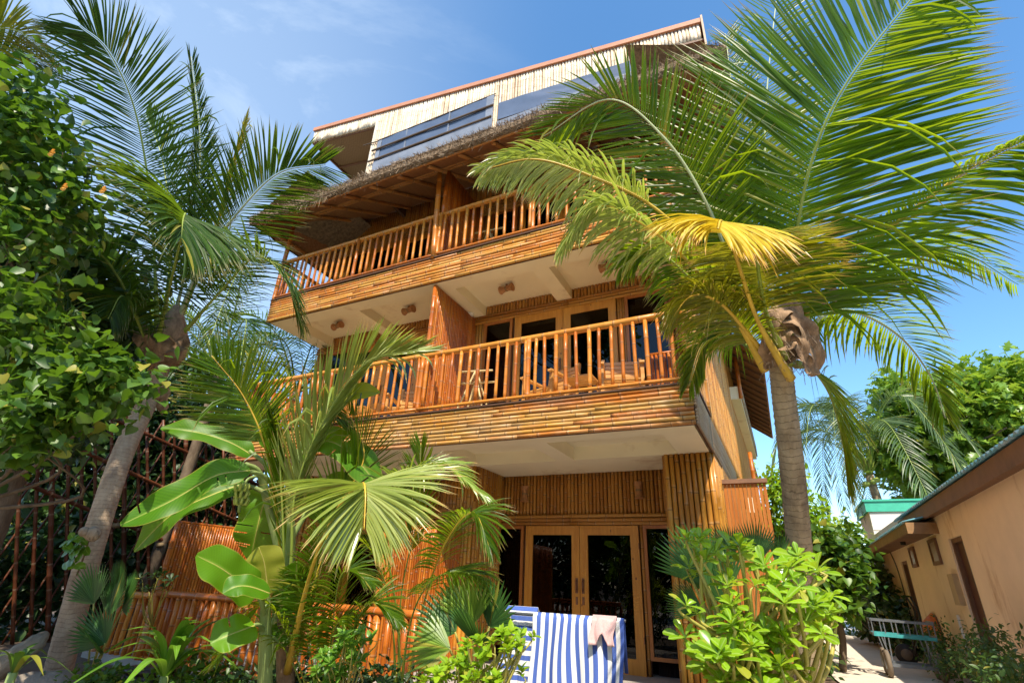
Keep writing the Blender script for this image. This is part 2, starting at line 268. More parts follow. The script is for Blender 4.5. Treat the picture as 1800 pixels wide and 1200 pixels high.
M['palm_olive'] = leafmat('palm_leaf_olive', (0.10, 0.13, 0.006), (0.28, 0.28, 0.012), (0.60, 0.55, 0.02), 0.42, 0.35, tipdry=(0.55, 0.30, 0.08))
M['palm_far'] = leafmat('palm_leaf_far', (0.06, 0.11, 0.045), (0.13, 0.19, 0.07), (0.22, 0.32, 0.08), 0.4, 0.35)
M['rachis_g'] = plain('frond_stalk_green', (0.26, 0.33, 0.05), 0.4, 0.2, 5, bump=0.1)
M['rachis_o'] = plain('frond_stalk_orange', (0.55, 0.36, 0.04), 0.4, 0.25, 5, bump=0.1)
M['rachis_w'] = plain('frond_stalk_pale', (0.42, 0.46, 0.24), 0.4, 0.15, 5, bump=0.1)
M['fibre'] = plain('palm_fibre', (0.30, 0.19, 0.11), 0.95, 0.45, 14, bump=0.9, stain=((0.12, 0.07, 0.04), 0.5, 5), sc=(1, 1, 0.3))
M['palmbark'] = barkmat('palm_bark', (0.20, 0.145, 0.085), (0.44, 0.34, 0.21), (0.13, 0.09, 0.06), ring_scale=17)
M['palmbark_l'] = barkmat('palm_bark_grey', (0.27, 0.19, 0.13), (0.52, 0.40, 0.28), (0.30, 0.21, 0.15), ring_scale=24)
M['bark'] = barkmat('tree_bark', (0.09, 0.06, 0.04), (0.20, 0.15, 0.10), (0.12, 0.09, 0.06), False)
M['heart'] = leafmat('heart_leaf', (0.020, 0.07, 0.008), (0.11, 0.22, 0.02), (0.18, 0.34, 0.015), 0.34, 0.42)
M['heart_dark'] = leafmat('shade_leaf', (0.016, 0.05, 0.012), (0.05, 0.11, 0.022), (0.08, 0.17, 0.025), 0.22, 0.45)  # green darkened to deepen the shade of undergrowth and background trees
M['banana'] = leafmat('banana_leaf', (0.05, 0.17, 0.006), (0.13, 0.30, 0.012), (0.30, 0.54, 0.012), 0.46, 0.42, spec=0.3, vein=(0.24, 0.38, 0.05), edge=(0.42, 0.36, 0.06))
M['bananastem'] = plain('banana_stem', (0.24, 0.32, 0.10), 0.5, 0.3, 5, stain=((0.14, 0.08, 0.05), 0.58, 2.5), sc=(1, 1, 0.3))
M['scaevola'] = leafmat('glossy_bush_leaf', (0.12, 0.28, 0.008), (0.30, 0.50, 0.02), (0.48, 0.66, 0.02), 0.4, 0.28, vein=(0.35, 0.5, 0.12))
M['bush'] = leafmat('bright_bush_leaf', (0.14, 0.30, 0.01), (0.32, 0.50, 0.02), (0.48, 0.64, 0.02), 0.4, 0.35)
M['lime'] = leafmat('yellow_green_leaf', (0.20, 0.32, 0.02), (0.36, 0.48, 0.05), (0.5, 0.6, 0.05), 0.4, 0.4)
M['bread'] = leafmat('lobed_leaf', (0.08, 0.18, 0.015), (0.24, 0.38, 0.05), (0.40, 0.58, 0.04), 0.38, 0.35)
M['shrub'] = leafmat('shrub_leaf', (0.035, 0.085, 0.02), (0.09, 0.18, 0.04), (0.14, 0.28, 0.04), 0.35, 0.45)
M['strap'] = leafmat('strap_leaf', (0.06, 0.17, 0.015), (0.16, 0.34, 0.03), (0.26, 0.48, 0.03), 0.38, 0.3, vein=(0.3, 0.46, 0.1))
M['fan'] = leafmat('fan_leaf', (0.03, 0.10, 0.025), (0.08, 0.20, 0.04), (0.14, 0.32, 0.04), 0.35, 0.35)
M['fan_lit'] = leafmat('fan_leaf_lit', (0.12, 0.24, 0.02), (0.24, 0.38, 0.04), (0.38, 0.52, 0.05), 0.4, 0.35)  # brighter copy of the fan leaf, stands for sunlit blades
M['fruit'] = plain('green_banana', (0.36, 0.42, 0.08), 0.45, 0.1)
M['stem'] = plain('woody_stem', (0.20, 0.14, 0.07), 0.8, 0.2)
M['stem_y'] = plain('yellow_stem', (0.40, 0.36, 0.08), 0.5, 0.2)
M['flower'] = plain('orange_flower', (0.80, 0.45, 0.10), 0.6)
M['pinkflower'] = plain('pink_flower', (0.65, 0.10, 0.20), 0.6)

# ------------------------------------------------------------------ mesh helpers
class MB:
    def __init__(s): s.v = []; s.f = []; s.uv = []; s.n = 0; s.blocks = []
    def add(s, V, F, UV=None):
        V = np.asarray(V, float); s.v.append(V); b = s.n
        s.f.extend([tuple(i+b for i in q) for q in F]); s.uv.append(np.zeros((len(V), 2)) if UV is None else np.asarray(UV, float)); s.n += len(V)
    def mass(s, V, F, UV):             # arrays: V (n,3), F (m,k) all the same size
        s.v.append(V); s.uv.append(UV); s.blocks.append(F+s.n); s.n += len(V)
    def mesh(s, name, origin=(0, 0, 0), smooth=False):
        me = bpy.data.meshes.new(name); V = np.concatenate(s.v)-np.asarray(origin, float); UV = np.concatenate(s.uv)
        loops = []; tot = []
        for q in s.f: loops.extend(q); tot.append(len(q))
        la = [np.array(loops, np.int32)]; ta = [np.array(tot, np.int32)]
        for B in s.blocks: la.append(B.reshape(-1).astype(np.int32)); ta.append(np.full(len(B), B.shape[1], np.int32))
        la = np.concatenate(la); ta = np.concatenate(ta); st = np.concatenate([[0], np.cumsum(ta)[:-1]]).astype(np.int32)
        me.vertices.add(len(V)); me.vertices.foreach_set('co', V.astype(np.float32).reshape(-1))
        me.loops.add(len(la)); me.loops.foreach_set('vertex_index', la); me.polygons.add(len(ta)); me.polygons.foreach_set('loop_start', st)
        try: me.polygons.foreach_set('loop_total', ta)
        except Exception: pass
        me.update(calc_edges=True)
        u = me.uv_layers.new(name='UVMap'); u.data.foreach_set('uv', UV[la].astype(np.float32).reshape(-1))
        me.polygons.foreach_set('use_smooth', np.full(len(ta), bool(smooth)))
        return me
    def box(s, x0, x1, y0, y1, z0, z1):
        V = [(x, y, z) for z in (z0, z1) for y in (y0, y1) for x in (x0, x1)]
        s.add(V, [(0, 2, 3, 1), (4, 5, 7, 6), (0, 1, 5, 4), (2, 6, 7, 3), (0, 4, 6, 2), (1, 3, 7, 5)], [(v[0]+v[1], v[2]) for v in V]); return s
    def obox(s, p0, p1, wdt, hgt, up=(0, 0, 1)):     # a bar of square section between two points
        p0 = np.asarray(p0, float); p1 = np.asarray(p1, float); d = nrm(p1-p0); a = np.cross(d, up)
        if np.linalg.norm(a) < 1e-3: a = np.cross(d, (1, 0, 0))
        a = nrm(a); b = np.cross(a, d); V = []
        for p in (p0, p1):
            for i, j in ((-1, -1), (1, -1), (1, 1), (-1, 1)): V.append(p+a*i*wdt/2+b*j*hgt/2)
        s.add(V, [(0, 1, 2, 3), (7, 6, 5, 4), (0, 4, 5, 1), (1, 5, 6, 2), (2, 6, 7, 3), (3, 7, 4, 0)], [(0, 0)]*4+[(0, 1)]*4); return s
    def tube(s, pts, rad, sides=8, caps=True, v0=0.0, uvs=1.0):
        pts = [np.asarray(p, float) for p in pts]; n = len(pts)
        if not hasattr(rad, '__len__'): rad = [rad]*n
        V = []; UV = []; acc = v0; ref = np.array([0.013, 0.021, 1.0]); pa = None
        for i in range(n):
            t = nrm(pts[min(i+1, n-1)]-pts[max(i-1, 0)])
            if pa is None:
                a = np.cross(t, ref)
                if np.linalg.norm(a) < 0.2: a = np.cross(t, (1, 0, 0))
            else: a = pa-t*np.dot(pa, t)
            a = nrm(a); pa = a; b = np.cross(t, a)
            if i: acc += np.linalg.norm(pts[i]-pts[i-1])
            for k in range(sides):
                an = 2*math.pi*k/sides; V.append(pts[i]+(a*math.cos(an)+b*math.sin(an))*rad[i]); UV.append((k/sides, acc*uvs))
        F = []
        for i in range(n-1):
            for k in range(sides):
                k2 = (k+1) % sides; F.append((i*sides+k, i*sides+k2, (i+1)*sides+k2, (i+1)*sides+k))
        if caps: F.append(tuple(range(sides-1, -1, -1))); F.append(tuple((n-1)*sides+k for k in range(sides)))
        s.add(V, F, UV); return s
    def pole(s, p0, p1, r, sides=8, every=0.3, bulge=1.10):   # bamboo: swollen rings at the nodes, never quite straight
        p0 = np.asarray(p0, float); p1 = np.asarray(p1, float); Ln = np.linalg.norm(p1-p0); k = max(1, int(Ln/every)); o = random.random()*0.6
        ts = [(0, 1)]
        for i in range(k):
            c = (i+0.2+o)*every
            if 0.04 < c < Ln-0.04: ts += [((c-0.012)/Ln, 1), (c/Ln, bulge), ((c+0.012)/Ln, 1)]
        ts.append((1, 0.97)); wob = np.array([random.uniform(-1, 1) for _ in range(3)])*r*0.18
        s.tube([p0+(p1-p0)*t+wob*math.sin(t*math.pi) for t, _ in ts], [r*q for _, q in ts], sides); return s

def label(o, lab=None, cat=None, group=None, kind=None):
    if lab: o['label'] = lab
    if cat: o['category'] = cat
    if group: o['group'] = group
    if kind: o['kind'] = kind
    return o
def thing(name, loc, lab, cat, group=None, rz=0.0):
    o = bpy.data.objects.new(name, None); COL.objects.link(o); o.location = tuple(loc); o.rotation_euler[2] = rz; o.empty_display_size = 0.2
    label(o, lab, cat, group); return o
def ob(name, mb, mat, parent=None, origin=(0, 0, 0), smooth=False, kind=None, mesh=None):
    """mesh built in world coordinates; every part of a thing shares the thing's origin"""
    me = mesh or mb.mesh(name, origin, smooth)
    if not me.materials:
        for m_ in (mat if isinstance(mat, (list, tuple)) else [mat]): me.materials.append(m_)
    o = bpy.data.objects.new(name, me); COL.objects.link(o)
    if parent is not None: o.parent = parent
    else: o.location = tuple(origin)
    if kind: o['kind'] = kind
    return o
def inst(name, me, parent, loc, origin, rot=(0, 0, 0), scale=(1, 1, 1)):
    o = bpy.data.objects.new(name, me); COL.objects.link(o); o.parent = parent
    o.location = tuple(np.asarray(loc, float)-np.asarray(origin, float)); o.rotation_euler = rot; o.scale = scale; return o
def copy_tree(o, parent=None):
    c = o.copy(); COL.objects.link(c); c.parent = parent
    for ch in list(o.children): copy_tree(ch, c)
    return c
def unitpoles(name, Ln, r, mat, sides=8, every=0.3, k=4, axis=(0, 0, 1), smooth=True):
    out = []
    for i in range(k):
        mb = MB(); mb.pole((0, 0, 0), np.array(axis, float)*Ln, r, sides, every, 1.06); me = mb.mesh(name, smooth=smooth); me.materials.append(mat); out.append(me)
    return out

# ------------------------------------------------------------------ setting: ground, terrace, path
mb = MB(); n = 60; V = []; F = []; UV = []
xs = np.concatenate([np.linspace(-400, -20, 8), np.linspace(-16, 16, 44), np.linspace(20, 400, 8)]); ys = np.concatenate([np.linspace(-300, -16, 8), np.linspace(-12, 32, 44), np.linspace(40, 600, 8)])
for y in ys:
    for x in xs:
        z = -0.02+0.03*math.sin(x*1.7)*math.cos(y*1.3) if abs(x) < 16 and -12 < y < 32 else -0.03
        V.append((x, y, min(z, -0.004))); UV.append((x, y))
for j in range(59):
    for i in range(59): F.append((j*60+i, j*60+i+1, (j+1)*60+i+1, (j+1)*60+i))
mb.add(V, F, UV); ob('ground', mb, M['soil'], kind='structure')
mb = MB(); P_ = []; nn = 26
for i in range(nn+1):
    y = 1.5+i*1.35; P_.append((0.45+0.12*math.sin(y*0.9)+(0.02*max(0, y-14)), y, 0.012)); P_.append((2.5, y, 0.012))
mb.add(P_, [(2*i, 2*i+1, 2*i+3, 2*i+2) for i in range(nn)], [(p[0], p[1]) for p in P_]); ob('sand_path', mb, M['sand'], kind='structure')
mb = MB(); mb.add([(-14, -16, 0.008), (6, -16, 0.008), (6, 0.6, 0.008), (2.5, 1.6, 0.008), (-1, 1.7, 0.008), (-7, 1.0, 0.008), (-14, 0.8, 0.008)], [(0, 1, 2, 3, 4, 5, 6)], [(0, 0)]*7); ob('bounce_sand_yard', mb, M['sand'], kind='structure')  # unseen sand before the garden, added to bounce warm light onto the soffits
mb = MB().box(-9.15, -0.4, 4.9, 8.9, -0.1, 0.05); ob('terrace_floor', mb, M['concrete'], kind='structure')

# ------------------------------------------------------------------ the guesthouse
B = np.array([-4.8, 6.2, 0.0]); YB, YW, YG = 6.16, 7.60, 8.65; XL, XR = -8.9, -0.70
Z1, Z2 = 2.95, 5.83; F1, F2 = 3.45, 6.33
house = thing('bamboo_guesthouse', B, 'three storey bamboo clad guesthouse with railed balconies and a thatched eave', 'building')
def part(name, mb, mat, parent=None, smooth=False, kind=None, lab=None):
    o = ob(name, mb, mat, parent or house, B, smooth, kind)
    if lab: o['label'] = lab
    return o
def slats(name, parent, mat, p0, p1, Ln, dirv, r, k=4, sides=6, every=0.3, jitter=0.0, step=None):
    """a row of poles from p0 to p1, each of length Ln along dirv; each one its own object sharing mesh data"""
    p0 = np.asarray(p0, float); p1 = np.asarray(p1, float); dist = np.linalg.norm(p1-p0); step = step or 2*r*1.04; nn = max(1, int(round(dist/step)))
    ms = unitpoles(name, Ln, r, mat, sides, every, k, dirv)
    for i in range(nn):
        p = p0+(p1-p0)*((i+0.5)/nn)+np.array([random.uniform(-1, 1), random.uniform(-1, 1), 0])*jitter
        inst(name, ms[i % k], parent, p, B)

def slab(z, ftop):
    s = MB(); c = z+0.20
    s.box(XL+0.03, XR-0.03, YB+0.03, YG+0.2, c, ftop-0.01)                       # slab
    s.box(XL+0.04, XR-0.04, YB+0.032, YB+0.32, z, c)                          # front beam
    for bx0, bx1 in ((XL+0.04, XL+0.42), (-7.0, -6.72), (-5.05, -4.52), (-3.02, -2.74), (-1.16, XR-0.04)):
        s.box(bx0, bx1, YB+0.32, YW, z+0.002, c)
    return s
def fascia(z, ftop, mat, name):
    bk = part(name, MB().box(XL, XR, YB+0.01, YB+0.03, z, ftop), M['backing'])
    rows = 9; h = (ftop-z)/rows; r = h/2*1.04
    meshes = [unitpoles('fascia_pole', q, r, mat, 8, 0.36, 3, (1, 0, 0)) for q in (1.0, 1.4, 1.8, 2.3)]; LN = (1.0, 1.4, 1.8, 2.3)
    for i in range(rows):
        x = XL-0.02; zz = z+h*(i+0.5); x += 0
        while x < XR-0.02:
            k = random.randrange(4); ln = LN[k]; sc = 1.0
            if x+ln > XR-0.5: sc = (XR-0.01-x)/ln
            inst('fascia_pole', random.choice(meshes[k]), bk, (x, YB-0.008+random.uniform(-0.006, 0.006), zz), B, (random.uniform(0, 6.28), random.uniform(-0.003, 0.003), random.uniform(-0.002, 0.002)), (sc, 1, 1))
            x += ln*sc
    return bk
def side_fascia(z, ftop, x, sgn):
    bk = part('side_fascia', MB().box(min(x, x-sgn*0.02), max(x, x-sgn*0.02), YB+0.03, YG+4.6, z, ftop), M['backing'])
    rows = 13; h = (ftop-z)/rows; ms = unitpoles('side_fascia_pole', 1.42, h/2, M['fascia_side'], 6, 0.3, 3, (0, 1, 0)); m2 = unitpoles('side_fascia_pole', 4.2, h/2, M['fascia_side'], 6, 0.3, 3, (0, 1, 0))
    for i in range(rows):
        inst('side_fascia_pole', ms[i % 3], bk, (x+0.01*sgn, YB, z+h*(i+0.5)), B)
        inst('side_fascia_pole', m2[i % 3], bk, (x+0.01*sgn, YB+1.43, z+h*(i+0.5)), B)

part('lower_slab', slab(Z1, F1), M['cream']); part('upper_slab', slab(Z2, F2), M['cream'])
part('porch_soffit', MB().box(XL+0.04, XR-0.04, YW, YG-0.02, Z1+0.001, Z1+0.2), M['cream'])
fascia(Z1, F1, M['fascia'], 'lower_fascia'); fascia(Z2, F2, M['fascia_up'], 'upper_fascia')
side_fascia(Z1, F1, XR, 1); side_fascia(Z2, F2, XR, 1); 
s = MB(); s.obox((XL-0.03, YB-0.02, F1+0.012), (XR+0.03, YB-0.02, F1+0.012), 0.07, 0.022); s.obox((XL-0.03, YB-0.02, F2+0.012), (XR+0.03, YB-0.02, F2+0.012), 0.07, 0.022)
s.obox((XR+0.01, YB+0.02, F1+0.012), (XR+0.01, YW-0.01, F1+0.012), 0.07, 0.03)
part('ledge', s, M['backing'])

def railing(ztop, zlow, zfloor, left_open=True):
    r = part('railing', MB().pole((XL-0.06, YB+0.02, ztop), (-4.75, YB+0.02, ztop), 0.047, 12, 0.42, 1.06).pole((-4.80, YB+0.035, ztop+0.004), (XR+0.02, YB+0.02, ztop+0.01), 0.048, 12, 0.42, 1.06), M['toprail'], smooth=True)
    part('lower_rail', MB().pole((XL, YB-0.01, zlow), (-4.78, YB-0.01, zlow), 0.026, 10, 0.4, 1.06).pole((-4.77, YB-0.012, zlow), (XR+0.01, YB-0.01, zlow-0.01), 0.027, 10, 0.4, 1.06), M['rail'], r, smooth=True)
    H = ztop-0.03-zlow; ms = unitpoles('baluster', H, 0.0245, M['rail'], 9, 0.27, 6)
    xs = np.arange(XL+0.10, XR-0.05, 0.158)
    for i, x in enumerate(xs):
        if abs(x+4.78) < 0.05: continue
        inst('baluster', ms[i % 6], r, (x+random.uniform(-0.012, 0.012), YB+0.012, zlow), B, (random.uniform(-0.012, 0.012), random.uniform(-0.014, 0.014), random.uniform(0, 6.28)), (1.0+0.2*(random.random() < .2),)*2+(1.0,))
    for x in (XL+0.0, -6.75, -4.78, -2.9, XR-0.02):
        ob('railing_post', MB().pole((x, YB+0.0, zfloor+0.0), (x, YB+0.0, ztop), 0.034, 10, 0.33), M['rail'], r, B, True)
    # returns at the left end
    part('side_rail', MB().pole((XL, YB, ztop), (XL, YW, ztop), 0.042, 10, 0.4).pole((XL, YB, zlow), (XL, YW, zlow), 0.026, 10, 0.4), M['rail'], r, smooth=True)
    for i in range(9): inst('baluster', ms[i % 6], r, (XL, YB+0.14+i*0.155, zlow), B, (0, 0, i))
    return r
railing(4.45, 3.54, 3.46); railing(7.32, 6.42, 6.34)

def opening(x0, x1, y, z0, z1, fr=0.05, mat='redwood', name='window'):
    f = MB(); f.box(x0, x0+fr, y-0.035, y+0.02, z0, z1); f.box(x1-fr, x1, y-0.035, y+0.02, z0, z1); f.box(x0+fr, x1-fr, y-0.033, y+0.02, z1-fr, z1); f.box(x0+fr, x1-fr, y-0.033, y+0.02, z0, z0+fr)
    w_ = part(name, f, M[mat]); ob('pane', MB().box(x0+fr, x1-fr, y-0.008, y-0.002, z0+fr, z1-fr), M['glass'], w_, B); return w_
def doors(x0, x1, y, z0, z1):
    xm = (x0+x1)/2
    for a, b in ((x0, xm-0.004), (xm+0.004, x1)):
        f = MB(); t = 0.135
        f.box(a, a+t, y-0.05, y-0.005, z0, z1); f.box(b-t, b, y-0.05, y-0.005, z0, z1); f.box(a+t, b-t, y-0.047, y-0.008, z1-t-0.01, z1-0.001); f.box(a+t, b-t, y-0.047, y-0.008, z0, z0+0.2)
        d = part('door', f, M['pine']); ob('pane', MB().box(a+t, b-t, y-0.028, y-0.022, z0+0.2, z1-t-0.01), M['glass'], d, B)
        hx = (b-0.05) if a == x0 else (a+0.05)
        ob('door_handle', MB().box(hx-0.02, hx+0.02, y-0.062, y-0.05, z0+1.02, z0+1.24).tube([(hx, y-0.06, z0+1.05), (hx, y-0.095, z0+1.07), (hx, y-0.095, z0+1.19), (hx, y-0.06, z0+1.21)], 0.010, 8), M['metal'], d, B)
        ob('door_handle', MB().box(hx-0.018, hx+0.018, y-0.058, y-0.05, z0+0.86, z0+0.97), M['metal'], d, B)
        for zz in (z0+0.4, z1-0.35):
            ob('hinge', MB().tube([((a if a == x0 else b), y-0.055, zz), ((a if a == x0 else b), y-0.055, zz+0.09)], 0.009, 8), M['metal'], d, B)
def storey_wall(y, z0, z1, top, dz, matkey, xoff, first):
    """one room front: slatted wall with window, double door, window"""
    wx = [xoff+q for q in ((-4.52, -3.92, -3.86, -1.95, -1.80, -1.10) if not first else (-4.66, -4.05, -4.0, -2.04, -1.97, -1.39))]
    lo = xoff+(-4.9 if not first else -5.0); hi = xoff+(-0.72 if not first else -1.36)
    bk = MB(); bk.box(lo, wx[0], y+0.02, y+0.06, z0, z1); bk.box(wx[5], hi, y+0.02, y+0.06, z0, z1); bk.box(wx[0], wx[5], y+0.02, y+0.06, top, z1)
    if wx[2]-wx[1] > 0.04: bk.box(wx[1], wx[2], y+0.02, y+0.06, z0, top)
    bk.box(wx[3], wx[4], y+0.02, y+0.06, z0, top)
    wall = part('front_wall', bk, M['backing'])
    slats('wall_slat', wall, M[matkey], (lo, y, top+dz), (hi, y, top+dz), z1-top-dz, (0, 0, 1), 0.031)
    slats('wall_slat', wall, M[matkey], (lo, y, z0), (wx[0], y, z0), top-z0, (0, 0, 1), 0.031)
    slats('wall_slat', wall, M[matkey], (wx[5], y, z0), (hi, y, z0), top-z0, (0, 0, 1), 0.031)
    slats('wall_slat', wall, M[matkey], (wx[3]+0.01, y-0.01, z0), (wx[4]-0.0, y-0.01, z0), top-z0, (0, 0, 1), 0.026)
    ms = unitpoles('header_pole', (hi-lo)/2, dz/6, M[matkey], 8, 0.45, 4, (1, 0, 0))
    for i in range(3):
        for j in range(2): inst('header_pole', ms[(i+j) % 4], wall, (lo+j*(hi-lo)/2, y-0.03, top+dz*(i+0.5)/3), B)
    zs = z0
    if first: zs = 0.05
    opening(wx[0], wx[1], y, zs+(0.12 if not first else 0.2), top); opening(wx[4], wx[5], y, zs+0.2, top); doors(wx[2], wx[3], y, zs, top-0.005)
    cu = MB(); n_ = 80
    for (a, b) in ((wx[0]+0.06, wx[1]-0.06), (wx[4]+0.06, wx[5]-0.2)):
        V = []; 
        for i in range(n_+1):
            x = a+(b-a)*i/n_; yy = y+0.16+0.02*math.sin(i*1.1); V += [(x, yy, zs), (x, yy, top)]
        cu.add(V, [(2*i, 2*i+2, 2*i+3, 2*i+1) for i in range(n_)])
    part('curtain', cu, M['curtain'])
for xo in (0.0, -4.0):
    storey_wall(YG, 0.05, Z1, 2.09, 0.18, 'wall', xo, True)
    storey_wall(YW, F1, 6.03, 5.66, 0.17, 'wall', xo, False)
    storey_wall(YW, F2, 9.26, 8.30, 0.17, 'wall', xo, False)
# rooms behind the glass
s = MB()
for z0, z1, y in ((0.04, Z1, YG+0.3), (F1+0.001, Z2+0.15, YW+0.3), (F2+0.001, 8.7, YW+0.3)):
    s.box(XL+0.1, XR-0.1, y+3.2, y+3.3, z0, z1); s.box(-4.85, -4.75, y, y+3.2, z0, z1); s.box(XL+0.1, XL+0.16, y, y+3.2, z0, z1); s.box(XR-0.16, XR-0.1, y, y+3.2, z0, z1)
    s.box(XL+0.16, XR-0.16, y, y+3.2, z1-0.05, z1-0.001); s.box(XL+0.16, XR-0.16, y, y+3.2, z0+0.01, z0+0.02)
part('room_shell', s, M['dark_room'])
# end walls of the upper storeys set back in line with the room fronts, ground columns
def column(x0, x1, y0, y1, z0, z1, lab=None):
    c = part('column', MB().box(x0+0.02, x1-0.02, y0+0.02, y1, z0, z1), M['backing'], lab=lab)
    slats('column_slat', c, M['column'], (x0, y0, z0), (x1, y0, z0), z1-z0, (0, 0, 1), 0.034, 5, 8, 0.42)
    slats('column_slat', c, M['column'], (x0, y0+0.03, z0), (x0, y1, z0), z1-z0, (0, 0, 1), 0.034, 5, 6, 0.42)
    slats('column_slat', c, M['column'], (x1, y0+0.03, z0), (x1, y1, z0), z1-z0, (0, 0, 1), 0.034, 5, 6, 0.42)
column(-1.38, -0.72, YW+0.02, YG-0.05, 0.05, Z1); column(-5.12, -4.5, YW+0.02, YG-0.05, 0.05, Z1); column(XL+0.03, XL+0.6, YW+0.02, YG-0.05, 0.05, Z1)
s = MB().pole((-5.3, YW-0.06, 2.16), (-4.46, YW-0.06, 2.16), 0.03, 8).pole((-5.3, YW-0.06, 2.22), (-4.46, YW-0.06, 2.22), 0.03, 8).pole((-4.44, YW-0.08, 2.05), (-4.44, YW-0.08, 2.35), 0.035, 8)
part('column_band', s, M['wall'], smooth=True)
# side wall towards the path
sw = part('side_wall', MB().box(XR-0.06, XR-0.02, YG-0.04, 22, 0, 8.9).box(XR-0.06, XR-0.02, YW, YG-0.04, F1, 8.9), M['backing'])
ms = unitpoles('side_wall_slat', 5.45, 0.036, M['side'], 6, 0.4, 5)
for i in range(150):
    y = YW+0.05+i*0.073
    if y < 14: inst('side_wall_slat', ms[i % 5], sw, (XR-0.01, y, F1), B)
s = MB()
for i in range(230):
    y = YG+i*0.073
    s.tube([(XR-0.012, y, 0.0), (XR-0.012, y, Z1)], 0.036, 5, False, random.random()*5)
    if y > 13.9: s.tube([(XR-0.012, y, F1), (XR-0.012, y, 8.9)], 0.036, 5, False, random.random()*5)
part('side_cladding', s, M['side'], sw, True, 'stuff')
part('left_end_wall', MB().box(XL+0.02, XL+0.08, YW, 20, 0, 8.9).box(XL, XR, 21.9, 22, 0, 8.9), M['backing'])
part('thick_end_pole', MB().pole((XR+0.005, YW+0.02, F1), (XR+0.005, YW+0.02, Z2), 0.045, 10).pole((XR+0.03, 12.2, 0), (XR+0.03, 12.2, 3.4), 0.035, 10), M['column'], smooth=True)
# balcony screens
def screen(x, y0, y1, z0, z1, mat='screen', edge=True, name='balcony_screen'):
    c = part(name, MB().box(x-0.008, x+0.008, y0+0.03, y1, z0, z1-0.03), M['backing'])
    slats('screen_slat', c, M[mat], (x+0.02, y0, z0), (x+0.02, y1, z0), z1-z0-0.02, (0, 0, 1), 0.024, 5, 8)
    slats('screen_slat', c, M[mat], (x-0.02, y0, z0), (x-0.02, y1, z0), z1-z0-0.02, (0, 0, 1), 0.03, 4, 6)
    if edge: ob('screen_frame', MB().pole((x, y0, z0), (x, y0, z1), 0.04, 10, 0.35).pole((x, y0, z1-0.01), (x, y1, z1-0.01), 0.03, 8, 0.35), M[mat], c, B, True)
    return c
screen(-4.76, YB+0.06, YW, F1, Z2-0.03); screen(-4.78, YB+0.05, YW, F2, 8.42)
screen(XR-0.03, YB+0.08, YW, 3.5, Z2-0.01, 'side', False); screen(XR-0.03, YB+0.08, YW, 6.4, 8.35, 'side', False)
screen(-4.72, 5.75, 8.1, 0.05, 1.90); screen(XL, 5.55, 7.6, 0.05, 1.86)
for a, b, r in (((-4.82, YB-0.03, F2), (-4.93, YB-0.02, 8.46), 0.05), ((XL, YB, F2-0.1), (XL, YB, 8.4), 0.045), ((XR+0.02, YB, F2), (XR+0.02, YB, 8.4), 0.045), ((XR, YB, F1), (XR, YB, Z2), 0.042)):
    part('verandah_pole', MB().pole(a, b, r, 12, 0.4), M['toprail'], smooth=True)
# ground floor terrace railing
def lowrail(x0, x1, y, z0, z1, r, step, mat='rail'):
    c = part('terrace_railing', MB().pole((x0, y, z1), (x1, y, z1), r*1.25, 12, 0.5, 1.05).pole((x0, y, z0+0.08), (x1, y, z0+0.08), r*0.8, 10, 0.4), M[mat], smooth=True)
    nn = int((x1-x0)/step); ms = unitpoles('terrace_baluster', z1-z0-0.08, r*0.92, M[mat], 9, 0.35, 4)
    for i in range(nn+1): inst('terrace_baluster', ms[i % 4], c, (x0+(x1-x0)*i/nn+random.uniform(-.01, .01), y, z0+0.05), B, (0, random.uniform(-0.02, 0.02), i))
    ob('terrace_post', MB().pole((x0, y, z0-0.1), (x0, y, z1), r*1.4, 10, 0.5), M[mat], c, B, True)
lowrail(-9.05, -7.95, 5.0, -0.08, 0.80, 0.036, 0.135); lowrail(-7.92, -3.4, 4.96, 0.0, 0.84, 0.036, 0.12, 'screen')
# roof over the top balcony: rafters, woven lining, thatch
EY, EZ, sl = 5.50, 8.02, 0.60; XE0, XE1 = -9.35, 0.28
def ez(y): return EZ+(y-EY)*sl+0.0
s = MB(); V = [(XE0, EY, EZ), (XE1, EY, EZ), (XE1-1.2, 8.6, ez(8.6)), (XE0+1.2, 8.6, ez(8.6))]; s.add(V, [(0, 1, 2, 3)])
s.add([(XE1, EY, EZ), (XE1+0.03, 12.5, EZ), (XE1-1.2, 12.5, EZ+0.72), (XE1-1.2, 8.6, ez(8.6)), (XR-0.3, 7.2, ez(7.2))], [(0, 1, 2, 4)])
s.add([(XE0, EY, EZ), (XE0+1.2, 8.6, ez(8.6)), (XE0+1.2, 12.5, EZ+0.72), (XE0, 12.5, EZ)], [(0, 1, 2, 3)])
part('roof_lining', s, M['wovenlit'])
s = MB(); s.pole((XE0+0.2, YB, 8.44), (XE1-0.25, YB, 8.46), 0.062, 12, 0.6); s.pole((XE0+0.15, YB-0.10, 8.36), (XE1-0.2, YB-0.10, 8.38), 0.035, 10, 0.6)
s.pole((XE0+0.02, EY+0.04, EZ-0.02), (XE1-0.02, EY+0.04, EZ-0.02), 0.028, 8, 0.6); s.pole((XE1-0.22, EY+0.3, EZ-0.02), (XE1-0.22, 12, EZ+0.05), 0.05, 8); s.pole((XE0+0.22, EY+0.3, EZ-0.02), (XE0+0.22, 12, EZ+0.05), 0.05, 8)
part('roof_beam', s, M['beam'], smooth=True)
for i in range(14):
    x = XE0+0.45+i*0.68
    if x > XE1-0.2: break
    ob('rafter', MB().pole((x, EY+0.12, ez(EY+0.12)-0.05), (x, 8.5, ez(8.5)-0.05), 0.038, 8, 0.5), M['beam'], house, B, True)
th = MB(); n = 130
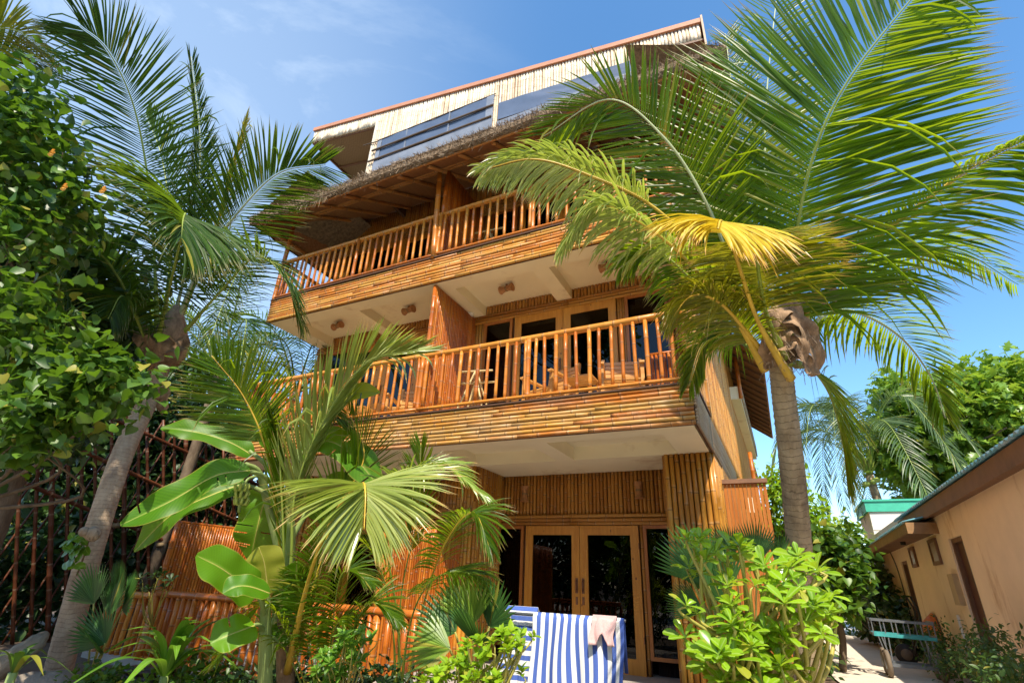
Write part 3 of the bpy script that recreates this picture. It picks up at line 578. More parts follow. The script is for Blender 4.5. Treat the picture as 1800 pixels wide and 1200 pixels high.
prof = [(0.0, -0.03), (-0.06, 0.02), (-0.06, 0.12), (0.0, 0.175), (0.15, 0.29), (1.35, 1.01)]
V = []; UV = []
for i in range(n+1):
    x = XE0-0.06+(XE1-XE0+0.12)*i/n
    for (dy, dz) in prof: V.append((x, EY+dy+random.uniform(-.012, .012), EZ+dz+random.uniform(-.012, .012))); UV.append((x, dz))
k = len(prof); th.add(V, [(i*k+j, i*k+j+1, (i+1)*k+j+1, (i+1)*k+j) for i in range(n) for j in range(k-1)], UV)
for sx, x0 in ((1, XE1), (-1, XE0)):
    V = []
    for i in range(61):
        y = EY+7*i/60
        for (dy, dz) in prof: V.append((x0-sx*dy+sx*random.uniform(-.012, .012), y, EZ+dz+random.uniform(-.012, .012)))
    th.add(V, [(i*k+j, i*k+j+1, (i+1)*k+j+1, (i+1)*k+j) for i in range(60) for j in range(k-1)])
part('thatch', th, M['thatch'])
st = MB()
def straw(p, d, ln, wd):
    d = nrm(d); a = nrm(np.cross(d, (random.uniform(-1, 1), random.uniform(-1, 1), random.uniform(-1, 1)))); st.add([p-a*wd, p+a*wd, p+d*ln*0.6+a*wd*0.8+np.array([0, 0, -0.1*ln]), p+d*ln+np.array([0, 0, -0.25*ln])], [(0, 1, 2), (0, 2, 3)])
for i in range(19000):
    x = random.uniform(XE0-0.06, XE1+0.06); q = random.random()
    if q < 0.8: p = np.array([x, EY-0.05+random.uniform(0, 0.12), EZ+random.uniform(-0.02, 0.22)])
    else: p = np.array([x, EY+random.uniform(0.0, 0.7), 0]); p[2] = EZ+0.16+(p[1]-EY)*0.6
    straw(p, (random.uniform(-.7, .7), random.uniform(-1, 0.1), random.uniform(-0.6, 0.9)), random.uniform(0.04, 0.15), random.uniform(0.003, 0.007))
for i in range(2500):
    sx, x0 = random.choice(((1, XE1), (-1, XE0))); p = np.array([x0+sx*0.04, EY+random.uniform(0, 7), EZ+random.uniform(0, 0.19)])
    straw(p, (sx*random.uniform(0.1, 1), random.uniform(-.7, .7), random.uniform(-0.8, 0.8)), random.uniform(0.04, 0.12), 0.005)
for i in range(26):
    p = np.array([random.uniform(-7.9, -7.1), EY-0.03, EZ+0.02]); straw(p, (random.uniform(-.4, .4), -0.2, -1), random.uniform(0.12, 0.3), 0.006)
part('thatch_straw', st, M['straw'], kind='stuff')
# the top storey and its lean-to roof, falling to the right
YP = 6.2
def zt(x): return 11.41+(x+9.13)*(9.81-11.41)/9.22
X0, X1, XLW, XRW = -9.13, 0.09, -7.02, -0.58
s = MB(); hgt = 0.42
def prism(s, x0, x1, y0, y1, b, t):
    V = [(x0, y0, b(x0)), (x1, y0, b(x1)), (x1, y1, b(x1)), (x0, y1, b(x0)), (x0, y0, t(x0)), (x1, y0, t(x1)), (x1, y1, t(x1)), (x0, y1, t(x0))]
    s.add(V, [(3, 2, 1, 0), (4, 5, 6, 7), (0, 1, 5, 4), (1, 2, 6, 5), (2, 3, 7, 6), (3, 0, 4, 7)])
prism(s, XLW, XRW, YP+0.03, YP+0.12, lambda x: 8.62, lambda x: zt(x)-0.03); prism(s, XLW, XLW+0.08, YP+0.12, YP+5.0, lambda x: 9.0, lambda x: zt(x)-0.03); prism(s, XRW-0.08, XRW, YP+0.12, YP+5.0, lambda x: 9.0, lambda x: zt(x)-0.03); top_wall = part('top_storey_wall', s, M['backing'])
s = MB(); prism(s, X0, X1, YP+0.035, YP+5.2, lambda x: zt(x)-hgt+0.02, lambda x: zt(x)-hgt+0.05); part('roof_soffit', s, M['woven'])
s = MB(); prism(s, X0-0.02, X1+0.02, YP-0.06, YP+5.3, lambda x: zt(x)-0.05, lambda x: zt(x)+0.05); part('roof_edge', s, M['terracotta'])
s = MB()
for q in np.arange(0.9, 5, 1.1): prism(s, X0+0.02, XLW, YP+q, YP+q+0.05, lambda x: zt(x)-hgt-0.02, lambda x: zt(x)-hgt+0.02)
prism(s, X0+0.0, XLW, YP+0.02, YP+0.05, lambda x: zt(x)-hgt-0.03, lambda x: zt(x)-hgt+0.02); prism(s, X0-0.0, X0+0.05, YP+0.05, YP+5.2, lambda x: zt(x)-hgt-0.03, lambda x: zt(x)-hgt+0.02)
part('soffit_batten', s, M['brownboard']); s = MB(); prism(s, XRW, X1, YP-0.02, YP+0.03, lambda x: zt(x)-hgt-0.04, lambda x: zt(x)-hgt+0.0)
part('soffit_batten', s, M['brownboard'])
s = MB(); prism(s, X1-0.0, X1+0.03, YP-0.08, YP+2.2, lambda x: zt(X1)-0.66, lambda x: zt(X1)+0.08); prism(s, X0-0.02, X0+0.0, YP+0.0, YP+5.2, lambda x: zt(X0)-hgt, lambda x: zt(X0)-0.0)
part('roof_end_board', s, plain('end_board_paint', (0.58, 0.40, 0.27), 0.7, 0.08))
s = MB(); prism(s, XRW, X1-0.05, YP+0.3, YP+0.34, lambda x: 8.6, lambda x: zt(x)-hgt); part('end_panel', s, plain('clay_panel', (0.45, 0.24, 0.15), 0.8, 0.15))
msl = {}
def pslat(x, z0, z1, y):
    key = round((z1-z0)*5)
    if key not in msl: msl[key] = unitpoles('top_storey_slat', key/5, 0.029, M['parapet'], 7, 0.3, 3)
    inst('top_storey_slat', random.choice(msl[key]), top_wall, (x, y, z0), B, (0, random.uniform(-.004, .004), 0), (random.uniform(0.9, 1.08), 1, (z1-z0)/(key/5)))
x = X0+0.03
while x < X1-0.02:
    full = XLW-0.01 < x < XRW; pslat(x, 8.55 if full else zt(x)-hgt, zt(x)-0.06, YP); x += 0.0585
s = MB(); s.pole((XLW-0.2, YP-0.05, 10.06), (-6.75, YP-0.05, 10.0), 0.014, 6); s.pole((-6.9, YP-0.07, 9.74), (-3.83, YP-0.07, 9.70), 0.022, 8); s.pole((-6.95, YP-0.07, 9.44), (-3.85, YP-0.07, 9.40), 0.022, 8)
s.pole((-6.8, YP-0.05, 10.03), (-3.8, YP-0.05, 10.02), 0.012, 6)
part('blind_batten', s, plain('dark_batten', (0.12, 0.08, 0.05), 0.6))
def blind(x0, x1, zb0, zb1, zt0, zt1, mat):
    s = MB(); n = 60; V = []; m_ = 10
    for i in range(n+1):
        for j in range(m_+1):
            t = i/n; v = j/m_; x = x0+(x1-x0)*t; zz = (zb0*(1-t)+zb1*t)*(1-v)+(zt0*(1-t)+zt1*t)*v
            V.append((x, YP-0.045+0.006*math.sin(9*t+3*v)+0.004*math.sin(31*t*v+5), zz))
    s.add(V, [(i*(m_+1)+j, (i+1)*(m_+1)+j, (i+1)*(m_+1)+j+1, i*(m_+1)+j+1) for i in range(n) for j in range(m_)], [(v[0], v[2]) for v in V]); return s
part('window_blind', blind(-6.8, -3.83, 9.3, 9.28, 10.03, 10.01, 0), M['sheet'], smooth=True)
part('window_blind', blind(-3.72, -0.92, 9.26, 9.12, 9.72, 9.47, 0), M['sheet'], smooth=True)
s = MB(); s.box(-6.8, -3.83, YP-0.06, YP-0.052, 9.1, 9.37); s.box(-3.72, -0.92, YP-0.06, YP-0.052, 9.0, 9.2); s.box(-6.0, -5.97, YP-0.054, YP-0.05, 9.3, 10.02); s.box(-4.9, -4.87, YP-0.054, YP-0.05, 9.3, 10.02); s.box(-4.0, -3.84, YP-0.056, YP-0.05, 9.3, 10.02); s.box(-6.79, -6.68, YP-0.056, YP-0.05, 9.3, 10.0)
part('blind_hem', s, M['sheetpale'])
# rear balconies and eaves on the path side
for z0 in (Z1, Z2):
    r_ = part('rear_balcony', MB().box(XR+0.0, XR+0.26, 14.2, 21.8, z0+0.0, z0+0.35), M['cream'])
    ms = unitpoles('rear_fascia_pole', 7.6, 0.028, M['fascia_side'], 6, 0.4, 2, (0, 1, 0))
    for i in range(7): inst('rear_fascia_pole', ms[i % 2], r_, (XR+0.28, 14.2, z0+0.12+i*0.056), B)
    ob('rear_rail', MB().pole((XR+0.27, 14.2, z0+1.4), (XR+0.27, 21.8, z0+1.4), 0.04, 8).pole((XR+0.27, 14.2, z0), (XR+0.27, 14.2, z0+1.45), 0.05, 8), M['rail'], r_, B, True)
s = MB(); s.add([(XR, 12.6, 7.25), (0.22, 12.9, 6.55), (0.22, 21.5, 6.55), (XR, 21.5, 7.25)], [(0, 1, 2, 3)]); s.add([(XR, 12.6, 7.3), (0.24, 12.9, 6.6), (0.24, 21.5, 6.6), (XR, 21.5, 7.3)], [(3, 2, 1, 0)])
s.box(0.2, 0.24, 12.9, 21.5, 6.52, 6.62)
e_ = part('side_eave', s, M['wovenlit'])
for i in range(16): ob('eave_batten', MB().obox((XR, 12.9+i*0.56, 7.2), (0.2, 12.9+i*0.56, 6.5), 0.05, 0.05), M['brownboard'], e_, B)
s = MB(); s.box(XR, 0.12, 9.3, 10.7, 7.62, 7.66); s.box(0.1, 0.14, 9.3, 10.7, 7.55, 7.75); part('side_canopy', s, M['brownboard'])
# ceiling and wall lamps
def hourglass(mb, c, ax, ln=0.26, r=0.075):
    c = np.asarray(c, float); ax = nrm(ax); pts = []; rr = []
    for i in range(9):
        t = i/8; pts.append(c+ax*(t-0.5)*ln); rr.append(r*(0.62+1.5*(t-0.5)**2*1.1))
    mb.tube(pts, rr, 14, True)
lampspots = [(-7.75, 6.95, Z2+0.12, 0), (-5.9, 6.95, Z2+0.12, 0), (-3.75, 6.95, Z2+0.12, 0), (-1.9, 6.95, Z2+0.12, 0)]
def lamp(c, ax, lab, grp, strap_ax):
    t = thing('hourglass_lamp', c, lab, 'lamp', grp); s = MB(); hourglass(s, c, ax); ob('shade', s, M['lampweave'], t, c)
    s = MB(); a = nrm(ax); s.tube([np.asarray(c)-a*0.012, np.asarray(c)+a*0.012], 0.052, 14); ob('binding', s, M['stem'], t, c)
    s = MB(); s.obox(c, np.asarray(c)+np.asarray(strap_ax)*0.09, 0.03, 0.03); ob('bracket', s, M['metal'], t, c); return t
for i, (x, y, z, _) in enumerate(lampspots):
    lamp((x, y, z-0.03), (1, -0.15, 0.0), ['straw hourglass lamp under the top balcony slab, leftmost of its row', 'straw hourglass lamp under the top slab just left of the balcony divider', 'straw hourglass lamp under the top slab just right of the balcony divider', 'straw hourglass lamp under the top slab half hidden by drooping palm leaves'][i], 'straw lamps under the top balcony slab', (0, 0, 1))
for i, x in enumerate((-4.02, -1.98, -8.0, -6.0)):
    if i < 2: lamp((x, YG-0.10, 2.62), (0, 0, 1), ['straw wall lamp above the left edge of the double door', 'straw wall lamp above the right edge of the double door, nearer the column'][i], 'straw wall lamps over the ground floor door', (0, 1, 0))
for x, y, z, lab in ((-4.75, 7.38, Z2-0.0, 'white dome light on the beam beside the balcony divider'), (-4.98, 6.9, 8.56, 'white dome light under the thatched roof beside the top divider')):
    s = MB(); s.tube([(x, y, z), (x, y, z-0.03), (x, y, z-0.055)], [0.085, 0.08, 0.05], 20); o = ob('dome_light', s, M['white'], None, (x, y, z), True); label(o, lab, 'light')

# ------------------------------------------------------------------ furniture on the balconies
def chair():
    t = thing('wooden_armchair', (0, 0, 0), 'x', 'chair'); Z = (0, 0, 0)
    for i in range(6): ob('seat_slat', MB().box(-0.26, 0.26, -0.27+i*0.09, -0.2+i*0.09, 0.37, 0.39), M['teak'], t, Z)
    for i in range(6):
        z = 0.47+i*0.075; ob('back_slat', MB().box(-0.25, 0.25, 0.27+i*0.02, 0.29+i*0.02, z, z+0.055), M['teak'], t, Z)
    for sx in (-1, 1):
        ob('leg', MB().obox((sx*0.28, -0.27, 0), (sx*0.28, -0.27, 0.6), 0.05, 0.05), M['teak'], t, Z); ob('leg', MB().obox((sx*0.28, 0.25, 0), (sx*0.28, 0.40, 0.95), 0.05, 0.05), M['teak'], t, Z)
        ob('armrest', MB().obox((sx*0.28, -0.34, 0.61), (sx*0.28, 0.33, 0.60), 0.07, 0.03), M['teak'], t, Z)
        ob('side_rail', MB().obox((sx*0.28, -0.26, 0.35), (sx*0.28, 0.28, 0.35), 0.03, 0.06), M['teak'], t, Z)
    return t
ch = chair(); grp = 'slatted wooden armchairs on the balconies'
spots = [(-1.75, 6.95, F1+0.01, 0.25, 'slatted wooden armchair on the middle balcony nearest its right end'), (-2.9, 6.95, F1+0.01, -0.3, 'slatted wooden armchair on the middle balcony before the double door'),
         (-5.65, 7.0, F1+0.01, 0.3, 'slatted wooden armchair on the middle balcony left of the divider'), (-7.6, 6.95, F1+0.01, -0.4, 'slatted wooden armchair on the middle balcony towards its left end'),
         (-5.8, 6.95, F2+0.01, 0.3, 'slatted wooden armchair on the top balcony left of the divider'), (-7.7, 6.95, F2+0.01, -0.3, 'slatted wooden armchair on the top balcony towards its left end')]
for i, (x, y, z, rz, lab) in enumerate(spots):
    o = ch if i == 0 else copy_tree(ch); o.location = (x, y, z); o.rotation_euler[2] = rz; label(o, lab, 'chair', grp)
def table():
    t = thing('side_table', (0, 0, 0), 'x', 'table'); Z = (0, 0, 0)
    for i in range(5): ob('top_slat', MB().box(-0.22, 0.22, -0.22+i*0.09, -0.14+i*0.09, 0.46, 0.48), M['teak'], t, Z)
    for sx in (-1, 1):
        for sy in (-1, 1): ob('leg', MB().obox((sx*0.19, sy*0.19, 0), (sx*0.19, sy*0.19, 0.46), 0.04, 0.04), M['teak'], t, Z)
    return t
tb = table()
for i, (x, y, z, lab) in enumerate([(-2.32, 6.8, F1+0.01, 'small wooden side table between two balcony armchairs on the right'), (-6.6, 6.9, F1+0.01, 'small wooden side table between two balcony armchairs on the left')]):
    o = tb if i == 0 else copy_tree(tb); o.location = (x, y, z); label(o, lab, 'table', 'side tables on the middle balcony')
def rack():
    t = thing('drying_rack', (0, 0, 0), 'x', 'rack'); Z = (0, 0, 0)
    for sy in (-1, 1):
        ob('frame_side', MB().pole((-0.26, sy*0.22, 0), (0.0, sy*0.0+sy*0.06, 0.85), 0.016, 8).pole((0.26, sy*0.22, 0), (0.0, sy*0.06, 0.85), 0.016, 8), M['pale'], t, Z, True)
    ob('top_bar', MB().pole((-0.3, -0.06, 0.85), (0.3, -0.06, 0.85), 0.018, 8).pole((-0.3, 0.08, 0.7), (0.3, 0.08, 0.7), 0.018, 8), M['pale'], t, Z, True)
    for i in range(6): ob('rod', MB().tube([(-0.24+i*0.09, -0.2, 0.62), (-0.24+i*0.09, 0.2, 0.74)], 0.005, 6), M['metal'], t, Z)
    return t
rk = rack()
for i, (x, y, z, rz, lab) in enumerate([(-4.15, 6.8, F1+0.01, 0.2, 'pale bamboo drying rack on the middle balcony right of the divider'), (-4.1, 6.85, F2+0.01, 0.1, 'pale bamboo drying rack on the top balcony right of the divider')]):
    o = rk if i == 0 else copy_tree(rk); o.location = (x, y, z); o.rotation_euler[2] = rz; label(o, lab, 'rack', 'bamboo drying racks on the balconies')
o = ob('white_cloth', MB().add([(-4.0, 6.5, F2+0.45), (-3.82, 6.5, F2+0.40), (-3.78, 6.52, F2+0.08), (-3.97, 6.52, F2+0.08), (-3.9, 6.6, F2+0.45), (-3.8, 6.62, F2+0.1)], [(0, 1, 2, 3), (0, 1, 4), (1, 2, 5, 4)]) or None, M['white']) if False else None
s = MB(); V = []
for i in range(9):
    for j in range(9): V.append((-3.98+0.022*i, 6.62+0.01*math.sin(i*1.3)+0.004*j, F2+0.08+0.045*j))
s.add(V, [(i*9+j, (i+1)*9+j, (i+1)*9+j+1, i*9+j+1) for i in range(8) for j in range(8)]); o = ob('white_cloth', s, M['white'], None, (-3.9, 6.62, F2), True); label(o, 'white cloth hanging on the drying rack of the top balcony', 'cloth')
tb2 = thing('laundry_basket', (-1.05, 6.75, F1), 'tall bamboo slat basket in the right corner of the middle balcony', 'basket')
for i in range(9): ob('basket_slat', MB().pole((-1.28+i*0.055, 6.55, F1+0.01), (-1.28+i*0.055, 6.55, F1+0.62), 0.02, 8), M['screen'], tb2, (-1.05, 6.75, F1), True)
ob('basket_rim', MB().pole((-1.3, 6.55, F1+0.63), (-0.82, 6.55, F1+0.63), 0.02, 8).pole((-0.82, 6.55, F1+0.63), (-0.82, 6.9, F1+0.63), 0.02, 8), M['screen'], tb2, (-1.05, 6.75, F1), True)

# ------------------------------------------------------------------ screen fences
sf = thing('path_screen', (-0.4, 8.4, 0), 'short dark slatted screen between the guesthouse corner and the path', 'fence')
zt_ = 2.70
for i in range(11): ob('screen_board', MB().box(-0.68+i*0.053, -0.635+i*0.053, 8.38, 8.40+(i % 2)*0.006, 0, zt_-0.06), M['redwood'], sf, (-0.4, 8.4, 0))
ob('cap_board', MB().box(-0.70, -0.08, 8.34, 8.44, zt_-0.06, zt_), M['brownboard'], sf, (-0.4, 8.4, 0))
FX = -11.0
fo = (FX, 6, 0); fe = thing('lattice_fence', fo, 'tall shade-darkened bamboo lattice fence with crossing poles behind the leaning palm', 'fence')
k_ = 0
for i in range(26):
    yb = 3.6+i*0.235
    ob('lattice_pole', MB().pole((FX+random.uniform(0, .05), yb+0.55, -0.05), (FX+random.uniform(0, .05), yb-0.75, 3.75+random.uniform(-.1, .2)), 0.028+0.012*(i % 5 == 0), 8, 0.4), M['fence'], fe, fo, True)
for i in range(22):
    yb = 2.6+i*0.27
    ob('lattice_pole', MB().pole((FX-0.12, yb, -0.05), (FX-0.10, yb+0.95, 3.7+random.uniform(-.1, .2)), 0.017, 8, 0.4), M['fence'], fe, fo, True)
for z0, z1 in ((2.45, 1.0), (3.25, 1.95), (3.9, 2.9)):
    ob('cross_pole', MB().pole((FX+0.08, 3.6, z0), (FX+0.08, 9.0, z1), 0.035, 8, 0.5), M['fence'], fe, fo, True)
for i, (y, z) in enumerate(((4.7, 2.11), (5.7, 1.82), (6.6, 1.55), (5.2, 2.75), (6.3, 2.5))):
    ob('rope_knot', MB().tube([(FX+0.06, y-0.05, z), (FX+0.12, y, z), (FX+0.06, y+0.05, z)], 0.045, 8), M['stem'], fe, fo, True)

# ------------------------------------------------------------------ vegetation tools
def cr(pts, n):
    P = np.array([np.asarray(p, float) for p in pts]); P = np.vstack([2*P[0]-P[1], P, 2*P[-1]-P[-2]]); m = len(P)-3; out = []
    for i in range(n+1):
        u = i/n*m; k = min(int(u), m-1); t = u-k; a, b, c, d = P[k], P[k+1], P[k+2], P[k+3]
        out.append(0.5*((2*b)+(-a+c)*t+(2*a-5*b+4*c-d)*t*t+(-a+3*b-3*c+d)*t**3))
    return np.array(out)
def leaflet(base, d, wv, Ln, wd, droop, segs=4, fold=0.25, twist=0.0, grav=(0, 0, -1.0)):
    d = nrm(d); wv = nrm(wv-d*np.dot(wv, d)); V = []; UV = []; p = np.array(base, float); dr = d.copy(); g = np.asarray(grav, float)
    prof = (0.45, 1.0, 0.95, 0.68, 0.0) if segs == 4 else (0.45, 1, 1, 0.85, 0.6, 0)
    for i in range(segs+1):
        t = i/segs; n_ = nrm(np.cross(dr, wv)); ww = wd*prof[i]*0.5
        wr = wv*math.cos(twist*t)+n_*math.sin(twist*t)
        if i == segs: V.append(p.copy()); UV.append((0.5, t))
        else:
            V += [p-wr*ww+n_*ww*fold, p.copy(), p+wr*ww+n_*ww*fold]; UV += [(0, t), (0.5, t), (1, t)]
        dr = nrm(dr+g*droop*(0.35+t)/segs*1.6); wv = nrm(wv-dr*np.dot(wv, dr)); p = p+dr*Ln/segs
    F = []
    for i in range(segs-1):
        for j in range(2): F.append((i*3+j, i*3+j+1, i*3+j+4, i*3+j+3))
    e = segs*3; F += [(e-3, e-2, e), (e-2, e-1, e)]
    return np.array(V), F, np.array(UV), Ln
def make_frond(pts, up=(0, 0, 1), Lf=0.9, n=75, wd=0.036, droop=0.25, a0=75, a1=22, lift=0.15, start=0.16, sides=(1, 1), rr=0.022, jit=0.1, curl=0.0, face=None):
    """returns (stalk curve, stalk radii, leaflets)"""
    C = cr(pts, 60); out = []; up = np.asarray(up, float); m = len(C)-1; n = int(n*1.5); wd = wd*0.70
    if face is not None: vw = nrm(C[30]-CAMP); up = nrm(vw*face+np.array([0, 0, 1-face]))
    for i in range(n):
        t = start+(1-start)*(i+0.5)/n; u = t*m; k = min(int(u), m-1); q = C[k]+(C[k+1]-C[k])*(u-k); T = nrm(C[min(k+1, m)]-C[max(k-1, 0)])
        Sd = nrm(np.cross(T, up)); Nn = np.cross(Sd, T); tt = (t-start)/(1-start)
        prof = min(1.0, 0.55+2.2*tt)*(1-0.62*max(0, tt-0.35)**1.3/0.57)
        for sgn, mul in ((-1, sides[0]), (1, sides[1])):
            if mul <= 0: continue
            a = math.radians(a0+(a1-a0)*tt**0.9+random.gauss(0, 3)); dv = T*math.cos(a)+Sd*sgn*math.sin(a)+Nn*(lift+random.gauss(0, jit*0.5))+np.array([random.gauss(0, jit*0.25) for _ in range(3)])
            Ln = Lf*mul*prof*random.uniform(0.88, 1.06); wdir = T+Nn*sgn*0.35
            out.append(leaflet(q+Sd*sgn*rr*0.6, dv, wdir, Ln, wd*random.uniform(0.85, 1.1)*(0.75+0.25*prof), (droop*random.uniform(0.6, 1.5) if random.random() > 0.05 else random.uniform(1.5, 3.0))+curl, 4, 0.5, random.gauss(0, 0.35)))
    rad = [rr*(1.9-1.1*min(1, j/12) if j < 12 else 0.8*(1-j/(m+6))+0.12) for j in range(m+1)]
    return C, rad, out
def palm_fronds(th_, origin, fronds, singles=300, leafname='leaflet'):
    """fronds: list of (frond tuple, leaf material, stalk material); the biggest leaflets stay separate objects"""
    allv = []
    for (fr, lm, sm) in fronds:
        C, rad, ls = fr; o = ob('frond', MB().tube(C, rad, 8, True), sm, th_, origin, True)
        for l in ls: allv.append((l[3], o, lm, l))
    allv.sort(key=lambda a: -a[0])
    rest = {}
    for i, (_, o, lm, l) in enumerate(allv):
        if i < singles:
            m_ = MB(); m_.add(l[0], l[1], l[2]); ob(leafname, m_, lm, o, origin)
        else: rest.setdefault(lm.name, (MB(), lm))[0].add(l[0], l[1], l[2])
    if rest:
        big = MB(); mats = []; idx = []
        for k, (m_, lm) in rest.items():
            b = big.n; big.v += m_.v; big.uv += m_.uv; big.f += [tuple(i+b for i in q) for q in m_.f]; big.n += m_.n; idx += [len(mats)]*len(m_.f); mats.append(lm)
        o = ob('small_leaflets', big, mats, th_, origin, kind='stuff'); o.data.polygons.foreach_set('material_index', np.array(idx, np.int32))
def trunk(mb, pts, r0, r1, sides=18, n=50, ringamp=0.03, flare=0.0):
    C = cr(pts, n); rad = [(r0+(r1-r0)*i/n)*(1+ringamp*(1 if i % 2 else -1)*random.uniform(0.3, 1))+flare*max(0, 1-i/(n*0.18))**2 for i in range(n+1)]; mb.tube(C, rad, sides, True); return C

# templates for broad leaves: vertices across a folded blade, unit length along +y, normal +z
def leaf_template(kind):
    if kind == 'heart': pr = [(0.0, 0.10), (-0.10, 0.34), (0.05, 0.50), (0.30, 0.50), (0.60, 0.33), (0.85, 0.12), (1.0, 0.0)]
    elif kind == 'obovate': pr = [(0.0, 0.03), (0.25, 0.08), (0.5, 0.16), (0.75, 0.21), (0.9, 0.17), (1.0, 0.03)]
    elif kind == 'oval': pr = [(0.0, 0.02), (0.2, 0.18), (0.45, 0.26), (0.75, 0.18), (1.0, 0.0)]
    elif kind == 'lobed': pr = [(0.0, 0.03), (0.18, 0.30), (0.28, 0.14), (0.42, 0.42), (0.52, 0.17), (0.68, 0.32), (0.76, 0.12), (1.0, 0.0)]
    else: pr = [(0.0, 0.03), (0.3, 0.09), (0.6, 0.08), (1.0, 0.0)]
    V = []; UV = []; F = []
    for (y, hw) in pr:
        zc = -0.22*y*y if kind != 'heart' else -0.12*y*y
        V += [(-hw, y, zc+hw*0.32), (0, max(y, 0), zc), (hw, y, zc+hw*0.32)]; UV += [(0.5-hw/1.0, y), (0.5, y), (0.5+hw/1.0, y)]
    for i in range(len(pr)-1):
        for j in range(2): F.append((i*3+j, i*3+j+1, i*3+j+4, i*3+j+3))
    return np.array(V, float), np.array(F), np.array(UV, float)
TPL = {k: leaf_template(k) for k in ('heart', 'obovate', 'oval', 'lobed', 'blade')}
def frames(dirs, norms):
    Y = dirs/np.linalg.norm(dirs, axis=1, keepdims=True); Z = norms-Y*np.sum(norms*Y, 1, keepdims=True); Z /= np.linalg.norm(Z, axis=1, keepdims=True)+1e-9
    X = np.cross(Y, Z); return X, Y, Z
def place_leaves(kind, pos, dirs, norms, size, singles=0, th_=None, mat=None, origin=(0, 0, 0), name='leaf', crown='crown', parent=None, widen=1.0):
    T, F, UV = TPL[kind]; X, Y, Z = frames(dirs, norms); n = len(pos); size = np.asarray(size).reshape(-1, 1, 1)
    V = pos[:, None, :]+size*(T[None, :, 0:1]*X[:, None, :]*widen+T[None, :, 1:2]*Y[:, None, :]+T[None, :, 2:3]*Z[:, None, :])
    par = parent or th_
    if singles:
        dist = np.linalg.norm(pos-CAMP, axis=1)/size[:, 0, 0]; facing = np.argsort(dist)[:singles]; keep = np.ones(n, bool); keep[facing] = False
        for i in facing:
            m_ = MB(); m_.add(V[i], [tuple(q) for q in F], UV); ob(name, m_, mat, par, origin, True)
        V = V[keep]; n = len(V)
    if n:
        k = T.shape[0]; FF = (F[None]+(np.arange(n)*k)[:, None, None]).reshape(-1, 4); m_ = MB(); m_.mass(V.reshape(-1, 3), FF, np.tile(UV, (n, 1))); return ob(crown, m_, mat, par, origin, True, 'stuff')
def crownpts(blobs, n, cl=7, cr_=0.16, shell=0.35, rng=None):
    """leaf positions in clumps spread through ellipsoids [(centre, radii, weight)]"""
    rng = rng or RNG; Wt = np.array([b[2] for b in blobs], float); Wt /= Wt.sum(); pos = []; out = []
    nc = max(1, n//cl); pick = rng.choice(len(blobs), nc, p=Wt)
    v = rng.normal(size=(nc, 3)); v /= np.linalg.norm(v, axis=1, keepdims=True); rad = rng.random(nc)**shell
    C0 = np.array([blobs[i][0] for i in pick], float); R0 = np.array([np.atleast_1d(blobs[i][1])*np.ones(3) for i in pick])
    cc = C0+v*R0*(rad*(1+0.22*np.sin(v[:, 0]*5+v[:, 2]*7)))[:, None]
    P = np.repeat(cc, cl, 0)+rng.normal(size=(nc*cl, 3))*cr_; O = np.repeat(v, cl, 0); return P, O, cc
def shrub(name, origin, blobs, n, size, kind, mat, lab, cat, group=None, cl=7, cr_=0.14, singles=0, stems=8, stem_r=0.02, stemmat=None, leafname='leaf', droop=0.2, th_=None, foot=None, shell=0.35, widen=1.0, crownname='foliage', smooth=True):
    t = th_ or thing(name, origin, lab, cat, group); P, O, cc = crownpts(blobs, n, cl, cr_, shell)
    dirs = O*0.7+RNG.normal(size=P.shape)*0.7+np.array([0, 0, -droop]); norms = np.array([0, 0, 1.0])+O*0.5+RNG.normal(size=P.shape)*0.45
    place_leaves(kind, P, dirs, norms, RNG.uniform(size[0], size[1], len(P)), singles, t, mat, origin, leafname, crownname, widen=widen)
    ft = np.asarray(foot if foot is not None else origin, float); s = MB(); idx = RNG.choice(len(cc), min(stems, len(cc)), replace=False)
    for i in idx:
        e = cc[i]; mid = ft+(e-ft)*0.5+RNG.normal(size=3)*0.12*np.linalg.norm(e-ft)*np.array([1, 1, 0.3]); s.tube(cr([ft, mid, e], 10), [stem_r*(1-0.8*k/10) for k in range(11)], 6)
    if len(idx): ob('stem', s, stemmat or M['stem'], t, origin, True)
    return t
def broadleaf(pts, width, n=24, up=(0, 0, 1), fold=0.25, wave=0.06, tear=0.0, prof=None, tears=None, m=4):
    C = cr(pts, n); V = []; UV = []; F = []; up = np.asarray(up, float); ph = random.random()*6
    for i in range(n+1):
        t = i/n; T = nrm(C[min(i+1, n)]-C[max(i-1, 0)]); Sd = nrm(np.cross(T, up)); Nn = np.cross(Sd, T)
        wv = (prof(t) if prof else (min(1, (t*7)**0.5)*(1 if t < 0.75 else max(0.02, math.cos((t-0.75)/0.25*1.45)))))*width/2
        for j in range(-m, m+1):
            a = j/m; V.append(C[i]+Sd*a*wv+Nn*(abs(a)*wv*fold*(1-0.5*abs(a))+wave*wv*abs(a)*math.sin(t*17+ph+(2 if j > 0 else 0)))-Nn*0.0); UV.append((0.5+a*0.5, t))
    w_ = 2*m+1
    for i in range(n):
        for j in range(2*m):
            F.append((i*w_+j, i*w_+j+1, (i+1)*w_+j+1, (i+1)*w_+j))
    if tears:
        keep = []
        for q, f_ in enumerate(F):
            i, j = divmod(q, 2*m); a = abs(j-m+0.5)/m
            if any(abs(i-ti) < 1 and a > td and ((j >= m) == side) for ti, td, side in tears): continue
            keep.append(f_)
        F = keep
    return V, F, UV
